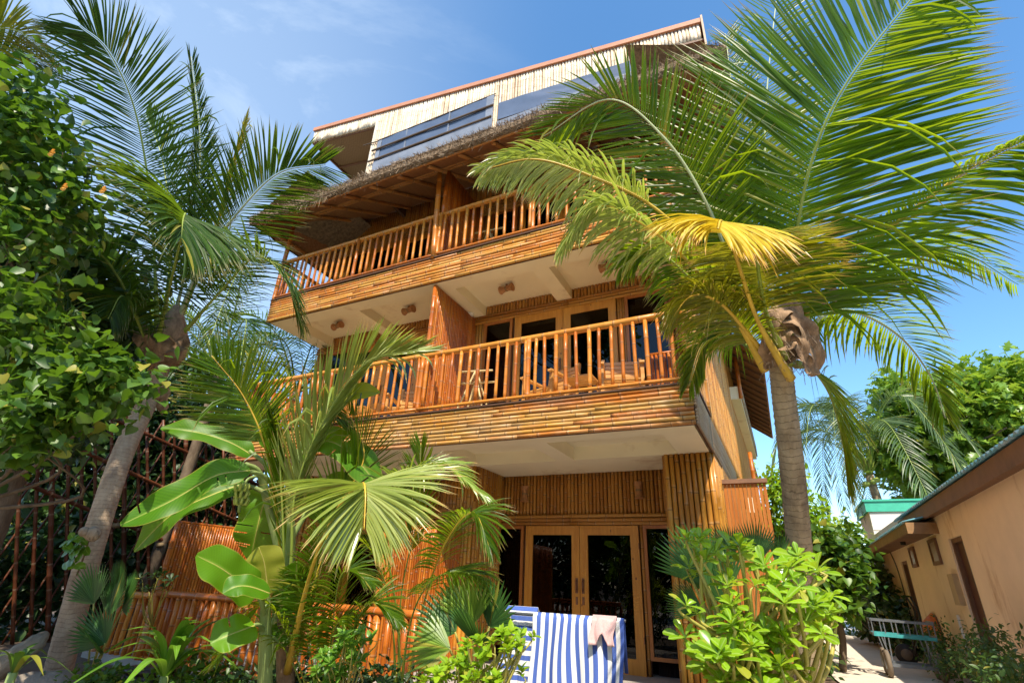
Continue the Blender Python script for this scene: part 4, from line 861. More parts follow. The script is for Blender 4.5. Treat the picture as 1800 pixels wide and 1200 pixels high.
# ------------------------------------------------------------------ right hand coconut palm
o0 = D(1412, 1240, 4.45); o0[2] = 0.0
rp_ = thing('coconut_palm', o0, 'tall coconut palm with straight scarred trunk at the right corner of the guesthouse', 'palm tree')
s = MB(); top = D(1372, 640, 4.4)
trunk(s, [(o0[0]+0.02, o0[1], -0.05), D(1408, 1000, 4.45), D(1392, 820, 4.42), D(1378, 700, 4.4), top], 0.106, 0.090, 20, 70, 0.035, 0.05); ob('trunk', s, M['palmbark'], rp_, o0, True)
s = MB(); c0 = D(1378, 615, 4.4); ax = nrm(D(1385, 480, 4.4)-top)
s.tube([top-ax*0.02, top+ax*0.05, top+ax*0.16, top+ax*0.30, top+ax*0.48, top+ax*0.7], [0.09, 0.105, 0.12, 0.115, 0.08, 0.03], 16); ob('crown_shaft', s, M['fibre'], rp_, o0, True)
def husk(pts, wd):
    V, F, UV = broadleaf(pts, wd, 14, up=(0.3, -1, 0.3), fold=0.7, wave=0.35); s = MB(); s.add(V, F, UV); return s
for pts, wd in (([(1345, 650, 4.3), (1370, 590, 4.2), (1400, 575, 4.15), (1425, 620, 4.15)], 0.20), ([(1360, 560, 4.3), (1395, 560, 4.15), (1425, 600, 4.15), (1440, 650, 4.2)], 0.17), ([(1370, 640, 4.25), (1400, 625, 4.15), (1425, 650, 4.15), (1428, 662, 4.15)], 0.12),
                ([(1400, 545, 4.3), (1430, 530, 4.3), (1460, 520, 4.3), (1470, 530, 4.3)], 0.14), ([(1345, 590, 4.3), (1362, 555, 4.2), (1390, 545, 4.2), (1405, 575, 4.15)], 0.16), ([(1350, 620, 4.3), (1375, 610, 4.15), (1400, 600, 4.1), (1418, 640, 4.1)], 0.12)):
    ob('leaf_sheath', husk([D(*p) for p in pts], wd), M['fibre'], rp_, o0, True)
s = MB()
for i in range(110):
    q = D(random.uniform(1348, 1425), random.uniform(560, 660), random.uniform(4.12, 4.3)); e = q+np.array([random.uniform(-.10, .10), random.uniform(-.06, .02), random.uniform(-.16, .05)]); s.tube([q, (q+e)/2+np.array([0, -0.02, 0.02]), e], 0.0022, 4)
ob('loose_fibre', s, M['straw'], rp_, o0, kind='stuff')
def DD(*l): return [D(*p) for p in l]
G, W, O_, = M['rachis_g'], M['rachis_w'], M['rachis_o']
FR = [
 (make_frond(DD((1368, 600, 4.4), (1356, 480, 4.55), (1346, 330, 4.8), (1348, 160, 5.1), (1375, -90, 5.6)), face=0.9, Lf=1.05, n=84, wd=0.032, droop=0.12, start=0.14, a0=80, a1=35), M['palm'], W),
 (make_frond(DD((1388, 600, 4.3), (1394, 460, 4.15), (1425, 290, 3.95), (1492, 140, 3.8), (1650, -60, 3.6)), up=(0.1, 1, 0.25), Lf=1.65, n=104, wd=0.042, droop=0.10, start=0.08, a0=80, a1=46, sides=(0.75, 1.12)), M['palm'], G),
 (make_frond(DD((1400, 600, 4.4), (1448, 495, 4.3), (1570, 395, 4.1), (1700, 300, 3.9), (1840, 225, 3.7)), up=(0.0, 0.5, 1), Lf=1.0, n=84, wd=0.036, droop=0.40, start=0.10, a0=62, a1=30, sides=(1.0, 0.0), lift=0.0), M['palm'], O_),
 (make_frond(DD((1400, 600, 4.4), (1448, 497, 4.3), (1570, 399, 4.1), (1700, 304, 3.9), (1840, 230, 3.7)), up=(0.0, 0.5, 1), Lf=0.24, n=64, wd=0.042, droop=1.4, start=0.12, a0=75, a1=50, sides=(0, 1.0), lift=0.5, rr=0.012, curl=0.6), M['palm'], O_),
 (make_frond(DD((1405, 620, 4.4), (1440, 560, 4.5), (1500, 547, 4.7), (1580, 590, 4.9), (1635, 660, 5.0), (1662, 735, 5.0)), up=(0, 0.3, 1), Lf=0.62, n=60, wd=0.032, droop=0.5, start=0.12, a0=62, a1=20), M['palm'], W),
 (make_frond(DD((1400, 640, 4.45), (1430, 650, 4.7), (1462, 700, 5.0), (1482, 780, 5.2), (1490, 850, 5.3)), up=(0.6, -0.5, 0.3), Lf=0.70, n=54, wd=0.032, droop=0.25, start=0.10, a0=66, a1=16), M['palm'], G),
 (make_frond(DD((1352, 610, 4.4), (1292, 480, 4.35), (1238, 350, 4.3), (1165, 240, 4.35), (1070, 175, 4.5), (955, 240, 4.7)), up=(-0.2, 0.75, 0.8), Lf=0.78, n=78, wd=0.036, droop=0.12, start=0.16, a0=76, a1=25), M['palm'], W),
 (make_frond(DD((1340, 640, 4.4), (1250, 470, 4.3), (1150, 365, 4.3), (1040, 310, 4.4), (940, 280, 4.5), (850, 298, 4.6)), up=(-0.1, 0.3, 1), Lf=0.54, n=66, wd=0.034, droop=1.15, jit=0.25, start=0.42, a0=66, a1=22, lift=-0.15), M['palm_sunlit'], O_),
 (make_frond(DD((1345, 650, 4.35), (1292, 560, 4.2), (1200, 450, 4.1), (1120, 388, 4.1), (1050, 362, 4.1), (985, 430, 4.1)), up=(-0.1, -0.3, 1), Lf=0.56, n=58, wd=0.034, droop=1.0, jit=0.25, start=0.40, a0=70, a1=16, lift=-0.15), M['palm_sunlit'], O_),
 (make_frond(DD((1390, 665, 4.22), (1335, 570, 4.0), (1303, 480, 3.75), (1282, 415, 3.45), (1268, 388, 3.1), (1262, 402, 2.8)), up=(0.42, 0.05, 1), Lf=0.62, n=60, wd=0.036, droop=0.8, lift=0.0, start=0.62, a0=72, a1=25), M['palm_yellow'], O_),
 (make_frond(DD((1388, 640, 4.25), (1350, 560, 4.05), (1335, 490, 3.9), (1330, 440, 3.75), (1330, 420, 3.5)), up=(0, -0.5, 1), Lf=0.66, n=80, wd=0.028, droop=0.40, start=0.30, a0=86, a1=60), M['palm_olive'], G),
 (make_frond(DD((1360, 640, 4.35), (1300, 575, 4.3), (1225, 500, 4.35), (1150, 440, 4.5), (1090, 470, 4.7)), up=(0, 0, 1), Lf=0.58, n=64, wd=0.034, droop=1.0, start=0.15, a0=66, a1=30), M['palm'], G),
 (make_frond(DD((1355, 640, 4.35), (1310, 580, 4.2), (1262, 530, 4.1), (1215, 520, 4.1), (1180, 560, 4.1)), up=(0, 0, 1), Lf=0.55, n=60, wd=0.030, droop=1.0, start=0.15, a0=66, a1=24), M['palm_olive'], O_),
 (make_frond(DD((1360, 600, 4.5), (1322, 420, 4.9), (1300, 260, 5.2), (1275, 60, 5.8)), face=0.9, Lf=0.8, n=80, wd=0.030, droop=0.1, start=0.2, a0=62, a1=30), M['palm'], W),
 (make_frond(DD((1400, 610, 4.5), (1450, 520, 4.9), (1560, 450, 5.3), (1680, 440, 5.6), (1790, 500, 5.8)), up=(0, 0.2, 1), Lf=0.6, n=60, wd=0.032, droop=0.7, start=0.15, a0=60, a1=25), M['palm'], G),
 (make_frond(DD((1350, 640, 4.45), (1300, 600, 4.9), (1240, 600, 5.2), (1210, 680, 5.3)), up=(0, 0.2, 1), Lf=0.5, n=50, wd=0.030, droop=0.9, start=0.2, a0=60, a1=25), M['palm'], G),
]
palm_fronds(rp_, o0, FR, 300)

# ------------------------------------------------------------------ leaning palm on the left
lo = D(95, 1240, 5.1); lo[2] = 0.0
lp = thing('leaning_coconut_palm', lo, 'leaning coconut palm with pale grey trunk in front of the lattice fence', 'palm tree')
s = MB(); trunk(s, [(lo[0]-0.1, lo[1], -0.1), D(110, 1150, 5.15), D(162, 960, 5.5), D(215, 800, 6.0), D(262, 700, 6.5), D(290, 625, 6.8)], 0.125, 0.105, 20, 80, 0.012, 0.03); ob('trunk', s, M['palmbark_l'], lp, lo, True)
s = MB(); tp = D(288, 640, 6.75); ax = nrm(D(312, 540, 6.9)-tp); s.tube([tp, tp+ax*0.12, tp+ax*0.3, tp+ax*0.5, tp+ax*0.8], [0.16, 0.22, 0.23, 0.17, 0.05], 16); ob('crown_shaft', s, M['fibre'], lp, lo, True)
for pts, wd in (([(262, 660, 6.5), (290, 620, 6.4), (315, 610, 6.4), (330, 590, 6.5)], 0.3), ([(280, 680, 6.5), (290, 700, 6.5), (285, 730, 6.5)], 0.18), ([(280, 640, 6.5), (255, 600, 6.5), (245, 570, 6.6)], 0.2)):
    ob('leaf_sheath', husk([D(*p) for p in pts], wd), M['fibre'], lp, lo, True)
s = MB(); s.tube([D(160, 935, 5.3), D(163, 938, 5.15), D(165, 940, 5.05)], [0.02, 0.075, 0.05], 12); s.tube([D(148, 932, 5.3), D(148, 934, 5.12), D(148, 936, 5.05)], [0.02, 0.05, 0.03], 10); ob('burl', s, M['palmbark_l'], lp, lo, True)
PB = M['palm_blue']
FR = [
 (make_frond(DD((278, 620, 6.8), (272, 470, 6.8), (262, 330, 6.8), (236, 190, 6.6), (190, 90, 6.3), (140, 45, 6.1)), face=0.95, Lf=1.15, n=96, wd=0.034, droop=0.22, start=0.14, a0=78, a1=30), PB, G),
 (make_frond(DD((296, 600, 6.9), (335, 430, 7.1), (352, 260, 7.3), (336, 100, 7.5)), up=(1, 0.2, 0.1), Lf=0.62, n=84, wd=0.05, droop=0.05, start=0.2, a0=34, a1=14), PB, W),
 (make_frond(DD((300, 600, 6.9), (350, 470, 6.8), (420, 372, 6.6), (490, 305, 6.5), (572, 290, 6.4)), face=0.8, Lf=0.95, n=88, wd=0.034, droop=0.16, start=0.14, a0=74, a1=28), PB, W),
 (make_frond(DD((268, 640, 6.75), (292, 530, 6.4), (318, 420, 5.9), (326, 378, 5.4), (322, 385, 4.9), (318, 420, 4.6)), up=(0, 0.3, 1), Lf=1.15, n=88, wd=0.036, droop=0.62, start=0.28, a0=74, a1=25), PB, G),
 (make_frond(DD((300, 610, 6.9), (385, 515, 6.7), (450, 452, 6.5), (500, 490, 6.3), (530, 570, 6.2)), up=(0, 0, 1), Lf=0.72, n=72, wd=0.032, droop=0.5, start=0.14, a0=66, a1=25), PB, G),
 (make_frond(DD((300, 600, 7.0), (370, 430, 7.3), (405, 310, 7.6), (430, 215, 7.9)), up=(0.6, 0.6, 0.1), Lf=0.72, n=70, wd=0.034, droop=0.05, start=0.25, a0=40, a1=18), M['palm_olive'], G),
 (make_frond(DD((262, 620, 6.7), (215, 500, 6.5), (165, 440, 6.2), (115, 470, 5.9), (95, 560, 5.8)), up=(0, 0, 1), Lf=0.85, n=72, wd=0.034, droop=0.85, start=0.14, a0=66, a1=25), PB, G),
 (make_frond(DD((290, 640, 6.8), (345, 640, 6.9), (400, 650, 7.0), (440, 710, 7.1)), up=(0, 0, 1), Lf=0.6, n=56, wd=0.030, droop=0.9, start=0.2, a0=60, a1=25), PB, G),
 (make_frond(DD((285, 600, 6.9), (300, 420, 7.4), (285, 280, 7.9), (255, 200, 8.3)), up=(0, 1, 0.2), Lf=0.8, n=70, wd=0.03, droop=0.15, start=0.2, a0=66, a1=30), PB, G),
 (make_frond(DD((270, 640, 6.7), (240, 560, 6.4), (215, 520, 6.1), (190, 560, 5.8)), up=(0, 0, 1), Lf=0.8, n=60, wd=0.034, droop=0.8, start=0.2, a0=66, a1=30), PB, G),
]
palm_fronds(lp, lo, FR, 300)
ep = D(130, 975, 5.3); t = thing('climbing_orchid', ep, 'small bright leaved climber clinging to the leaning palm trunk', 'plant')
for i in range(13):
    a = D(150+random.uniform(-28, 8), 968+random.uniform(-45, 38), 5.08); V, F, UV = broadleaf([a, a+np.array([random.uniform(-.10, .02), -0.05, random.uniform(-.02, .06)]), a+np.array([random.uniform(-.18, .06), -0.08, random.uniform(-.10, .04)])], 0.075, 8, up=(0, -1, .4)); s = MB(); s.add(V, F, UV); ob('leaf', s, M['strap'], t, ep, True)
s = MB(); s.tube(cr([D(135, 1010, 5.2), D(150, 970, 5.17), D(160, 930, 5.2)], 8), 0.008, 6); ob('stem', s, M['stem'], t, ep, True)

# one frond that reaches in from a palm outside the frame, and far palms
def palm_small(org, crown_pt, specs, lab, group=None, trunk_r=0.12, mat='palm_far', wd=0.04, Lf=0.9, n=50, bark='palmbark', singles=0, thr=True, nuts=0, name='coconut_palm'):
    t = thing(name, org, lab, 'palm tree', group); c = np.asarray(crown_pt, float)
    if thr:
        s = MB(); trunk(s, [org, (np.asarray(org)+c)/2+np.array([0.1, 0, 0]), c], trunk_r*1.2, trunk_r, 12, 24, 0.02); ob('trunk', s, M[bark], t, org, True)
    fr = []
    for sp in specs:
        pts = [c+np.array(p) for p in sp[0]]; fr.append((make_frond(pts, up=sp[1] if len(sp) > 1 else (0, 0, 1), Lf=Lf, n=n, wd=wd, droop=sp[2] if len(sp) > 2 else 0.5, start=0.12, a0=66, a1=22), M[sp[3]] if len(sp) > 3 else M[mat], G))
    palm_fronds(t, org, fr, singles)
    if nuts:
        for i in range(nuts):
            q = c+np.array([random.uniform(-.25, .25), -0.2, random.uniform(-.45, -.1)]); s = MB(); s.tube([q+np.array([0, 0, .12]), q+np.array([0, 0, .06]), q, q-np.array([0, 0, .09])], [0.03, 0.10, 0.11, 0.04], 10); ob('coconut', s, M['fruit'], t, org, True)
    return t
def radial(nf, Lr, rise, drop, ph=0.0, jit=0.2):
    out = []
    for i in range(nf):
        a = ph+2*math.pi*i/nf+random.uniform(-jit, jit); e = random.uniform(-0.2, 1.0); dx, dy = math.cos(a), math.sin(a); R = Lr*random.uniform(0.85, 1.1)
        out.append(([(0, 0, 0), (dx*R*.3, dy*R*.3, R*(0.25+0.35*e)*rise), (dx*R*.65, dy*R*.65, R*(0.25+0.55*e)*rise-drop*0.15), (dx*R*.92, dy*R*.92, R*(0.05+0.5*e)*rise-drop*0.6), (dx*R*1.02, dy*R*1.02, R*0.4*e*rise-drop*1.1)],))
    return out
cx = D(-150, 20, 7.0); t = thing('coconut_palm', (cx[0], cx[1], 0), 'palm frond reaching into the top left corner of the sky', 'palm tree')
palm_fronds(t, (cx[0], cx[1], 0), [(make_frond(DD((-150, 120, 7.0), (-60, 70, 7.0), (20, 52, 7.0), (100, 105, 7.0)), up=(0, 0.5, 1), Lf=0.75, n=60, wd=0.032, droop=0.45, a0=55, a1=18), M['palm_olive'], G), (make_frond(DD((-150, 120, 7.0), (-60, 120, 7.2), (20, 90, 7.4), (95, 120, 7.5)), up=(0, 0.5, 1), Lf=0.6, n=60, wd=0.03, droop=0.6, a0=55, a1=18), PB, G)], 0)
s = MB(); trunk(s, [(cx[0], cx[1], 0), (cx[0]+.2, cx[1], 4), D(-150, 120, 7.0)], 0.16, 0.13, 12, 20); ob('trunk', s, M['palmbark'], t, (cx[0], cx[1], 0), True)

c = D(385, 660, 11.5); palm_small((c[0]-.4, c[1], 0), c, radial(11, 2.9, 0.8, 1.3, 0.3), 'dark coconut palm in the shade behind the leaning palm, beside the balconies', mat='palm_blue', Lf=0.85, n=46, bark='bark', trunk_r=0.1)
c = D(520, 690, 14); palm_small((c[0], c[1], 0), c, radial(10, 2.9, 0.9, 1.2, 0.1), 'coconut palm showing between the shaded palm and the guesthouse corner', mat='palm_blue', Lf=0.8, n=40)
c = D(1528, 835, 21.0); palm_small((c[0]+.2, c[1], 0), c, radial(17, 3.9, 1.25, 2.8, 0.5, 0.12), 'hazy coconut palm with nuts beyond the path', mat='palm_far', Lf=1.2, n=52, wd=0.06, nuts=5, trunk_r=0.15)

# ------------------------------------------------------------------ trees
def blob(px, py, d, r, wt=1.0): return (D(px, py, d), r, wt)
o1 = D(-120, 1100, 4.6); o1[2] = 0
hb = [blob(15, 200, 4.4, (0.42, 0.35, 0.35), 1.1), blob(70, 290, 4.5, (0.35, 0.3, 0.38), 1.1), blob(20, 400, 4.2, (0.35, 0.3, 0.35), 1), blob(110, 390, 4.6, (0.28, 0.3, 0.3), .6), blob(40, 560, 4.0, (0.38, 0.3, 0.30), 1.3), blob(100, 650, 3.9, (0.38, 0.25, 0.24), 1.3), blob(185, 660, 3.8, (0.22, 0.2, 0.2), .8), blob(230, 680, 3.8, (0.10, 0.1, 0.16), .3), blob(30, 750, 3.7, (0.32, 0.2, 0.20), .9), blob(95, 740, 3.7, (0.16, 0.2, 0.16), .4), blob(40, 130+60, 4.8, (0.3, 0.3, 0.3), .5), blob(-60, 300, 4.4, (0.5, 0.5, 0.6), 1.5), blob(-60, 600, 4.2, (0.5, 0.5, 0.5), 1.2)]
ht = shrub('sea_hibiscus_tree', o1, hb, 4200, (0.055, 0.105), 'heart', M['heart'], 'leafy tree with heart shaped leaves and orange blooms at the left edge', 'tree', cl=6, cr_=0.11, singles=300, stems=26, stem_r=0.022, stemmat=M['bark'], foot=D(-90, 900, 4.6), shell=0.45, crownname='crown')
s = MB(); s.tube(cr([o1, D(-110, 1000, 4.6), D(-90, 880, 4.6)], 10), 0.09, 10); ob('trunk', s, M['bark'], ht, o1, True)
for px, py in ((93, 270), (183, 335), (115, 330)):
    c = D(px, py, 4.1)
    s = MB(); 
    for k in range(5):
        a = k*1.257; V, F, UV = broadleaf([c, c+0.022*np.array([math.cos(a), -0.4, math.sin(a)]), c+0.036*np.array([math.cos(a), 0.0, math.sin(a)])], 0.028, 5); s.add(V, F, UV)
    ob('flower', s, M['flower'], ht, o1, True)
db = [blob(0, 360, 6.2, (0.9, 0.7, 0.8), 1), blob(90, 480, 6.8, (0.8, 0.7, 0.8), 1), blob(90, 600, 6.4, (1.0, 0.6, 0.8), 1), blob(190, 560, 7.5, (0.8, 0.6, 0.8), .8), blob(60, 750, 7.0, (1.1, 0.6, 0.7), .8)]
od = D(20, 900, 6.8); od[2] = 0
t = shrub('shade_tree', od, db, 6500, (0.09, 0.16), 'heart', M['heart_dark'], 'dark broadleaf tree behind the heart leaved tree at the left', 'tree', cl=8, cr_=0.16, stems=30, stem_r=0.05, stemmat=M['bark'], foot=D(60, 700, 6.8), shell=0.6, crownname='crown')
s = MB(); s.tube(cr([od, D(40, 800, 6.8), D(60, 690, 6.8)], 10), 0.12, 10); ob('trunk', s, M['bark'], t, od, True)
def bigtree(name, px, py, d, blobs, n, size, kind, mat, lab, group=None, cl=9, cr_=0.3, tr=0.2, shell=0.45, cat='tree', stems=36):
    c = D(px, py, d); og = (c[0], c[1], 0); t = shrub(name, og, blobs, n, size, kind, M[mat], lab, cat, group, cl=cl, cr_=cr_, stems=stems, stem_r=tr*0.5, stemmat=M['bark'], foot=c, shell=shell, crownname='crown')
    s = MB(); s.tube(cr([og, (c+np.array(og))/2+np.array([0.1, 0, 0]), c], 12), [tr*(1.3-0.3*i/12) for i in range(13)], 10); ob('trunk', s, M['bark'], t, og, True); return t
KB = 1.5
bigtree('breadfruit_tree', 1700, 860, 21.5, [(D(px, py, d*KB), tuple(KB*q for q in r), w_) for px, py, d, r, w_ in ((1640, 730, 14.5, (1.3, 1.4, 1.0), 1.2), (1740, 720, 14.0, (1.3, 1.3, 1.1), 1.2), (1600, 800, 14, (1.0, 1, 0.7), .8), (1700, 800, 13.8, (1.3, 1, 0.9), 1), (1590, 705, 15, (0.5, .7, 0.55), .3), (1830, 740, 14, (1.3, 1.3, 1.3), 1), (1650, 870, 14.2, (1.0, .8, 0.6), .6), (1560, 690, 15, (0.3, .4, .35), .12), (1770, 660, 14.2, (0.5, .6, .4), .25))], 10500, (0.28, 0.50), 'lobed', 'bread', 'large breadfruit tree with lobed leaves above the teal roof', cl=7, cr_=0.30, shell=0.42, tr=0.3)
bigtree('almond_tree', 1372, 960, 13, [blob(1372, 860, 13, (0.45, .5, 0.55), 1), blob(1385, 960, 13, (0.5, .5, 0.6), 1), blob(1345, 915, 13, (0.3, .4, 0.4), .6), blob(1425, 900, 13.5, (0.25, .4, 0.35), .4)], 1900, (0.12, 0.2), 'oval', 'bush', 'bright green tree glimpsed between the side screen and the palm trunk', cl=7, cr_=0.16, tr=0.06)
bigtree('sea_grape_tree', 1455, 1045, 9.5, [blob(1485, 1000, 9.5, (0.33, .4, 0.36), 1), blob(1470, 1045, 9.2, (0.28, .4, 0.30), .8), blob(1500, 955, 10.5, (0.2, .3, 0.25), .4), blob(1450, 960, 9.8, (0.22, .3, 0.22), .5)], 1200, (0.10, 0.16), 'heart', 'heart', 'round leaved shrub tree beside the far end of the path', cl=6, cr_=0.14, tr=0.05)
bigtree('flowering_shrub', 1445, 950, 16, [blob(1440, 945, 16, (0.6, .6, 0.5), 1), blob(1480, 940, 16.5, (0.4, .6, 0.4), .7), blob(1400, 930, 16, (0.3, .5, 0.5), .5)], 1700, (0.12, 0.2), 'oval', 'lime', 'yellow green shrub at the end of the path under the far palm', cl=7, cr_=0.2, tr=0.05)
s = MB()
for i in range(60):
    q = D(1432+random.gauss(0, 14), 957+random.gauss(0, 9), 15.3); V, F, UV = broadleaf([q, q+np.array([.05, 0, .05]), q+np.array([.1, 0, 0])], 0.12, 4); s.add(V, F, UV)
qo = D(1432, 957, 15.3); t = ob('bougainvillea_bloom', s, M['pinkflower'], None, qo); label(t, 'pink blossom showing among the shrubs behind the palm trunk', 'flowers', None, 'stuff')
# belt of trees behind the fence, behind the house and behind the viewer
bt = [(95, 850, 11, 'dark evergreen behind the left end of the lattice fence'), (250, 800, 12, 'dark evergreen behind the lattice fence above the terrace railing'), (360, 820, 13.5, 'dark evergreen behind the lattice fence nearest the guesthouse'), (180, 640, 12.5, 'dark evergreen rising behind the crown of the leaning palm'), (330, 720, 14.5, 'dark evergreen between the leaning palm and the shaded palm')]
for i, (px, py, d, lab) in enumerate(bt):
    q = D(px, py+60, d)
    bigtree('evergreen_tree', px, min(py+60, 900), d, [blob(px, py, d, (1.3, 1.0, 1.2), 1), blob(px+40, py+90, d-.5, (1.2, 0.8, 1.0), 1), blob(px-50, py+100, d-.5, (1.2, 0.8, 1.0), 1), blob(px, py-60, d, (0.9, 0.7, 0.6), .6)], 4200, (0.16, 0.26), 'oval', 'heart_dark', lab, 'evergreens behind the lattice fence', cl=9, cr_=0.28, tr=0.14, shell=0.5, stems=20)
# the hedge low behind the fence
def hedge(name, pts, n, size, kind, mat, lab, cat, group=None, rad=(0.5, 0.4, 0.5), cl=7, cr_=0.15, singles=0, stems=14):
    og = (pts[0][0], pts[0][1], 0); return shrub(name, og, [(p, rad, 1) for p in pts], n, size, kind, M[mat], lab, cat, group, cl=cl, cr_=cr_, stems=stems, stem_r=0.012, singles=singles, shell=0.4)
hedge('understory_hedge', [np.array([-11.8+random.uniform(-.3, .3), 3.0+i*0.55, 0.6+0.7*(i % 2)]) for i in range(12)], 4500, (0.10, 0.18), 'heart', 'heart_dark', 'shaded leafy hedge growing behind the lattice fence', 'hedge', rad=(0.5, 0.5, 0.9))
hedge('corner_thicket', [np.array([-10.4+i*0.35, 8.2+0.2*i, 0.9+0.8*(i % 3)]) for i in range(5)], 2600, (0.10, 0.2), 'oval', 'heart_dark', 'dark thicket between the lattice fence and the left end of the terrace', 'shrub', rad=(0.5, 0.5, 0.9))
rt = [(-12, -8.5, 3.3), (-9, -9, 3.4), (-6.2, -9.5, 3.8), (-3.2, -9.0, 3.5), (-0.2, -9.5, 3.8), (3, -9.2, 3.4), (6, -10, 3.6), (9, -9, 3.2)]
for i, (x, y, h) in enumerate(rt):
    q = np.array([x, y, h]); bb = [(q, (2.0, 1.4, 2.0), 1), (q+np.array([0.6, 0, 1.6]), (1.4, 1.2, 1.3), .6), (q-np.array([0.4, 0, 2.0]), (1.9, 1.2, 1.2), .9)]
    t = shrub('garden_tree', (x, y, 0), bb, 3200, (0.26, 0.42), 'oval', M['heart_dark'], 'garden tree standing behind the viewer, seen only mirrored in the door glass', 'tree', 'trees behind the viewer', cl=9, cr_=0.35, stems=10, stem_r=0.06, stemmat=M['bark'], foot=(x, y, 2.0), shell=0.5, crownname='crown')
    s = MB(); s.tube([(x, y, 0), (x, y, 2.1)], 0.16, 10); ob('trunk', s, M['bark'], t, (x, y, 0), True)

og_ = (-4.6, -2.2, 0); q = np.array([-5.3, -0.9, 9.4])  # unseen tree added for the dappled shade, crown shaped to darken the lower left
t = shrub('unseen_shade_tree', og_, [(q, (1.5, 1.3, 0.9), 1), (q+np.array([-1.6, 0.3, 0.3]), (1.1, 1.0, 0.7), .6), (q+np.array([-3.2, 0.7, 0.8]), (0.9, 0.8, 0.6), .5)], 3600, (0.18, 0.30), 'oval', M['shrub'], 'tall unseen tree beside the viewer, its crown shaped to shade the lower left', 'tree', None, cl=10, cr_=0.26, stems=26, stem_r=0.05, stemmat=M['bark'], foot=(-5.0, -1.4, 7.6), shell=0.5, crownname='crown')
s = MB(); s.tube(cr([og_, (-4.5, -2.2, 3.8), (-5.0, -1.4, 7.7)], 14), [0.22-0.006*i for i in range(15)], 12); ob('trunk', s, M['bark'], t, og_, True)
# ------------------------------------------------------------------ young coconut palms in the middle
yo = D(505, 1330, 4.0); yo[2] = 0.0
yp = thing('young_coconut_palm', yo, 'young coconut palm with arching sunlit-pale fronds in front of the balconies', 'palm tree')
s = MB(); s.tube(cr([yo, D(505, 1250, 4.0), D(500, 1120, 4.0), D(502, 1060, 4.0)], 20), [0.085-0.0018*i for i in range(21)], 12); ob('trunk', s, M['fibre'], yp, yo, True)
FR = [
 (make_frond(DD((505, 1120, 4.0), (512, 980, 4.05), (520, 860, 4.1), (565, 745, 4.15), (640, 640, 4.2), (735, 615, 4.1)), up=(-0.8, -0.1, 0.7), Lf=0.66, n=84, wd=0.046, droop=-0.02, start=0.30, a0=30, a1=16, rr=0.016), M['palm_sunlit'], G),
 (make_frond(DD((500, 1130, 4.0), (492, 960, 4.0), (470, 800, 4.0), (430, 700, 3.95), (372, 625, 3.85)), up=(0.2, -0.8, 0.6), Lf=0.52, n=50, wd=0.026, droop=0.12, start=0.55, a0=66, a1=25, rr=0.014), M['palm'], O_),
 (make_frond(DD((505, 1180, 3.95), (545, 1010, 3.7), (590, 900, 3.45), (632, 852, 3.2), (642, 862, 3.0), (640, 930, 2.85)), up=(0.1, -0.35, 1), Lf=0.62, n=62, wd=0.036, droop=0.30, start=0.52, a0=80, a1=20, rr=0.016), M['palm_sunlit'], O_),
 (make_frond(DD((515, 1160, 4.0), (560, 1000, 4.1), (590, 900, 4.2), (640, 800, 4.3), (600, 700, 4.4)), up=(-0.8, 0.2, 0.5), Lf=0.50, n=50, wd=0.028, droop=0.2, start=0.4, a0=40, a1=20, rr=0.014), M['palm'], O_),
 (make_frond(DD((500, 1150, 4.0), (498, 950, 4.0), (492, 820, 4.0), (486, 740, 4.0)), up=(-1, 0, 0), Lf=0.50, n=26, wd=0.034, droop=0.0, start=0.3, a0=12, a1=6, rr=0.014), M['palm'], G),
]
palm_fronds(yp, yo, FR, 300)
y2 = D(700, 1300, 4.3); y2[2] = 0.0
yq = thing('young_coconut_palm', y2, 'smaller young palm with thin dark fronds left of the striped towel', 'palm tree')
FR = [
 (make_frond(DD((700, 1260, 4.3), (700, 1100, 4.3), (680, 950, 4.3), (700, 850, 4.2), (770, 818, 4.1), (850, 870, 4.0)), up=(0, -0.3, 1), Lf=0.42, n=40, wd=0.030, droop=0.45, start=0.45, a0=60, a1=20, rr=0.012), M['palm_lit'], G),
 (make_frond(DD((705, 1260, 4.3), (740, 1080, 4.2), (780, 960, 4.0), (830, 900, 3.8), (860, 960, 3.7)), up=(0, -0.3, 1), Lf=0.42, n=44, wd=0.024, droop=0.6, start=0.4, a0=60, a1=20, rr=0.012), M['palm'], O_),
 (make_frond(DD((700, 1260, 4.3), (720, 1100, 4.2), (760, 1020, 4.0), (830, 1010, 3.9), (890, 1080, 3.9)), up=(0, -0.3, 1), Lf=0.40, n=44, wd=0.022, droop=0.7, start=0.4, a0=60, a1=20, rr=0.010), M['palm'], G),
 (make_frond(DD((695, 1260, 4.3), (690, 1100, 4.3), (660, 980, 4.3), (600, 930, 4.3), (560, 980, 4.3)), up=(0, -0.3, 1), Lf=0.42, n=44, wd=0.022, droop=0.6, start=0.35, a0=60, a1=20, rr=0.010), M['palm'], G),
 (make_frond(DD((700, 1260, 4.3), (705, 1050, 4.4), (735, 900, 4.5), (740, 780, 4.6)), up=(0, -1, 0), Lf=0.42, n=36, wd=0.020, droop=0.15, start=0.5, a0=40, a1=20, rr=0.010), M['palm'], G),
]
palm_fronds(yq, y2, FR, 120)
y3 = D(560, 1320, 3.9); y3[2] = 0.0
yr = thing('young_areca_palm', y3, 'low feathery palm seedling between the banana and the terrace railing', 'palm')
FR = []
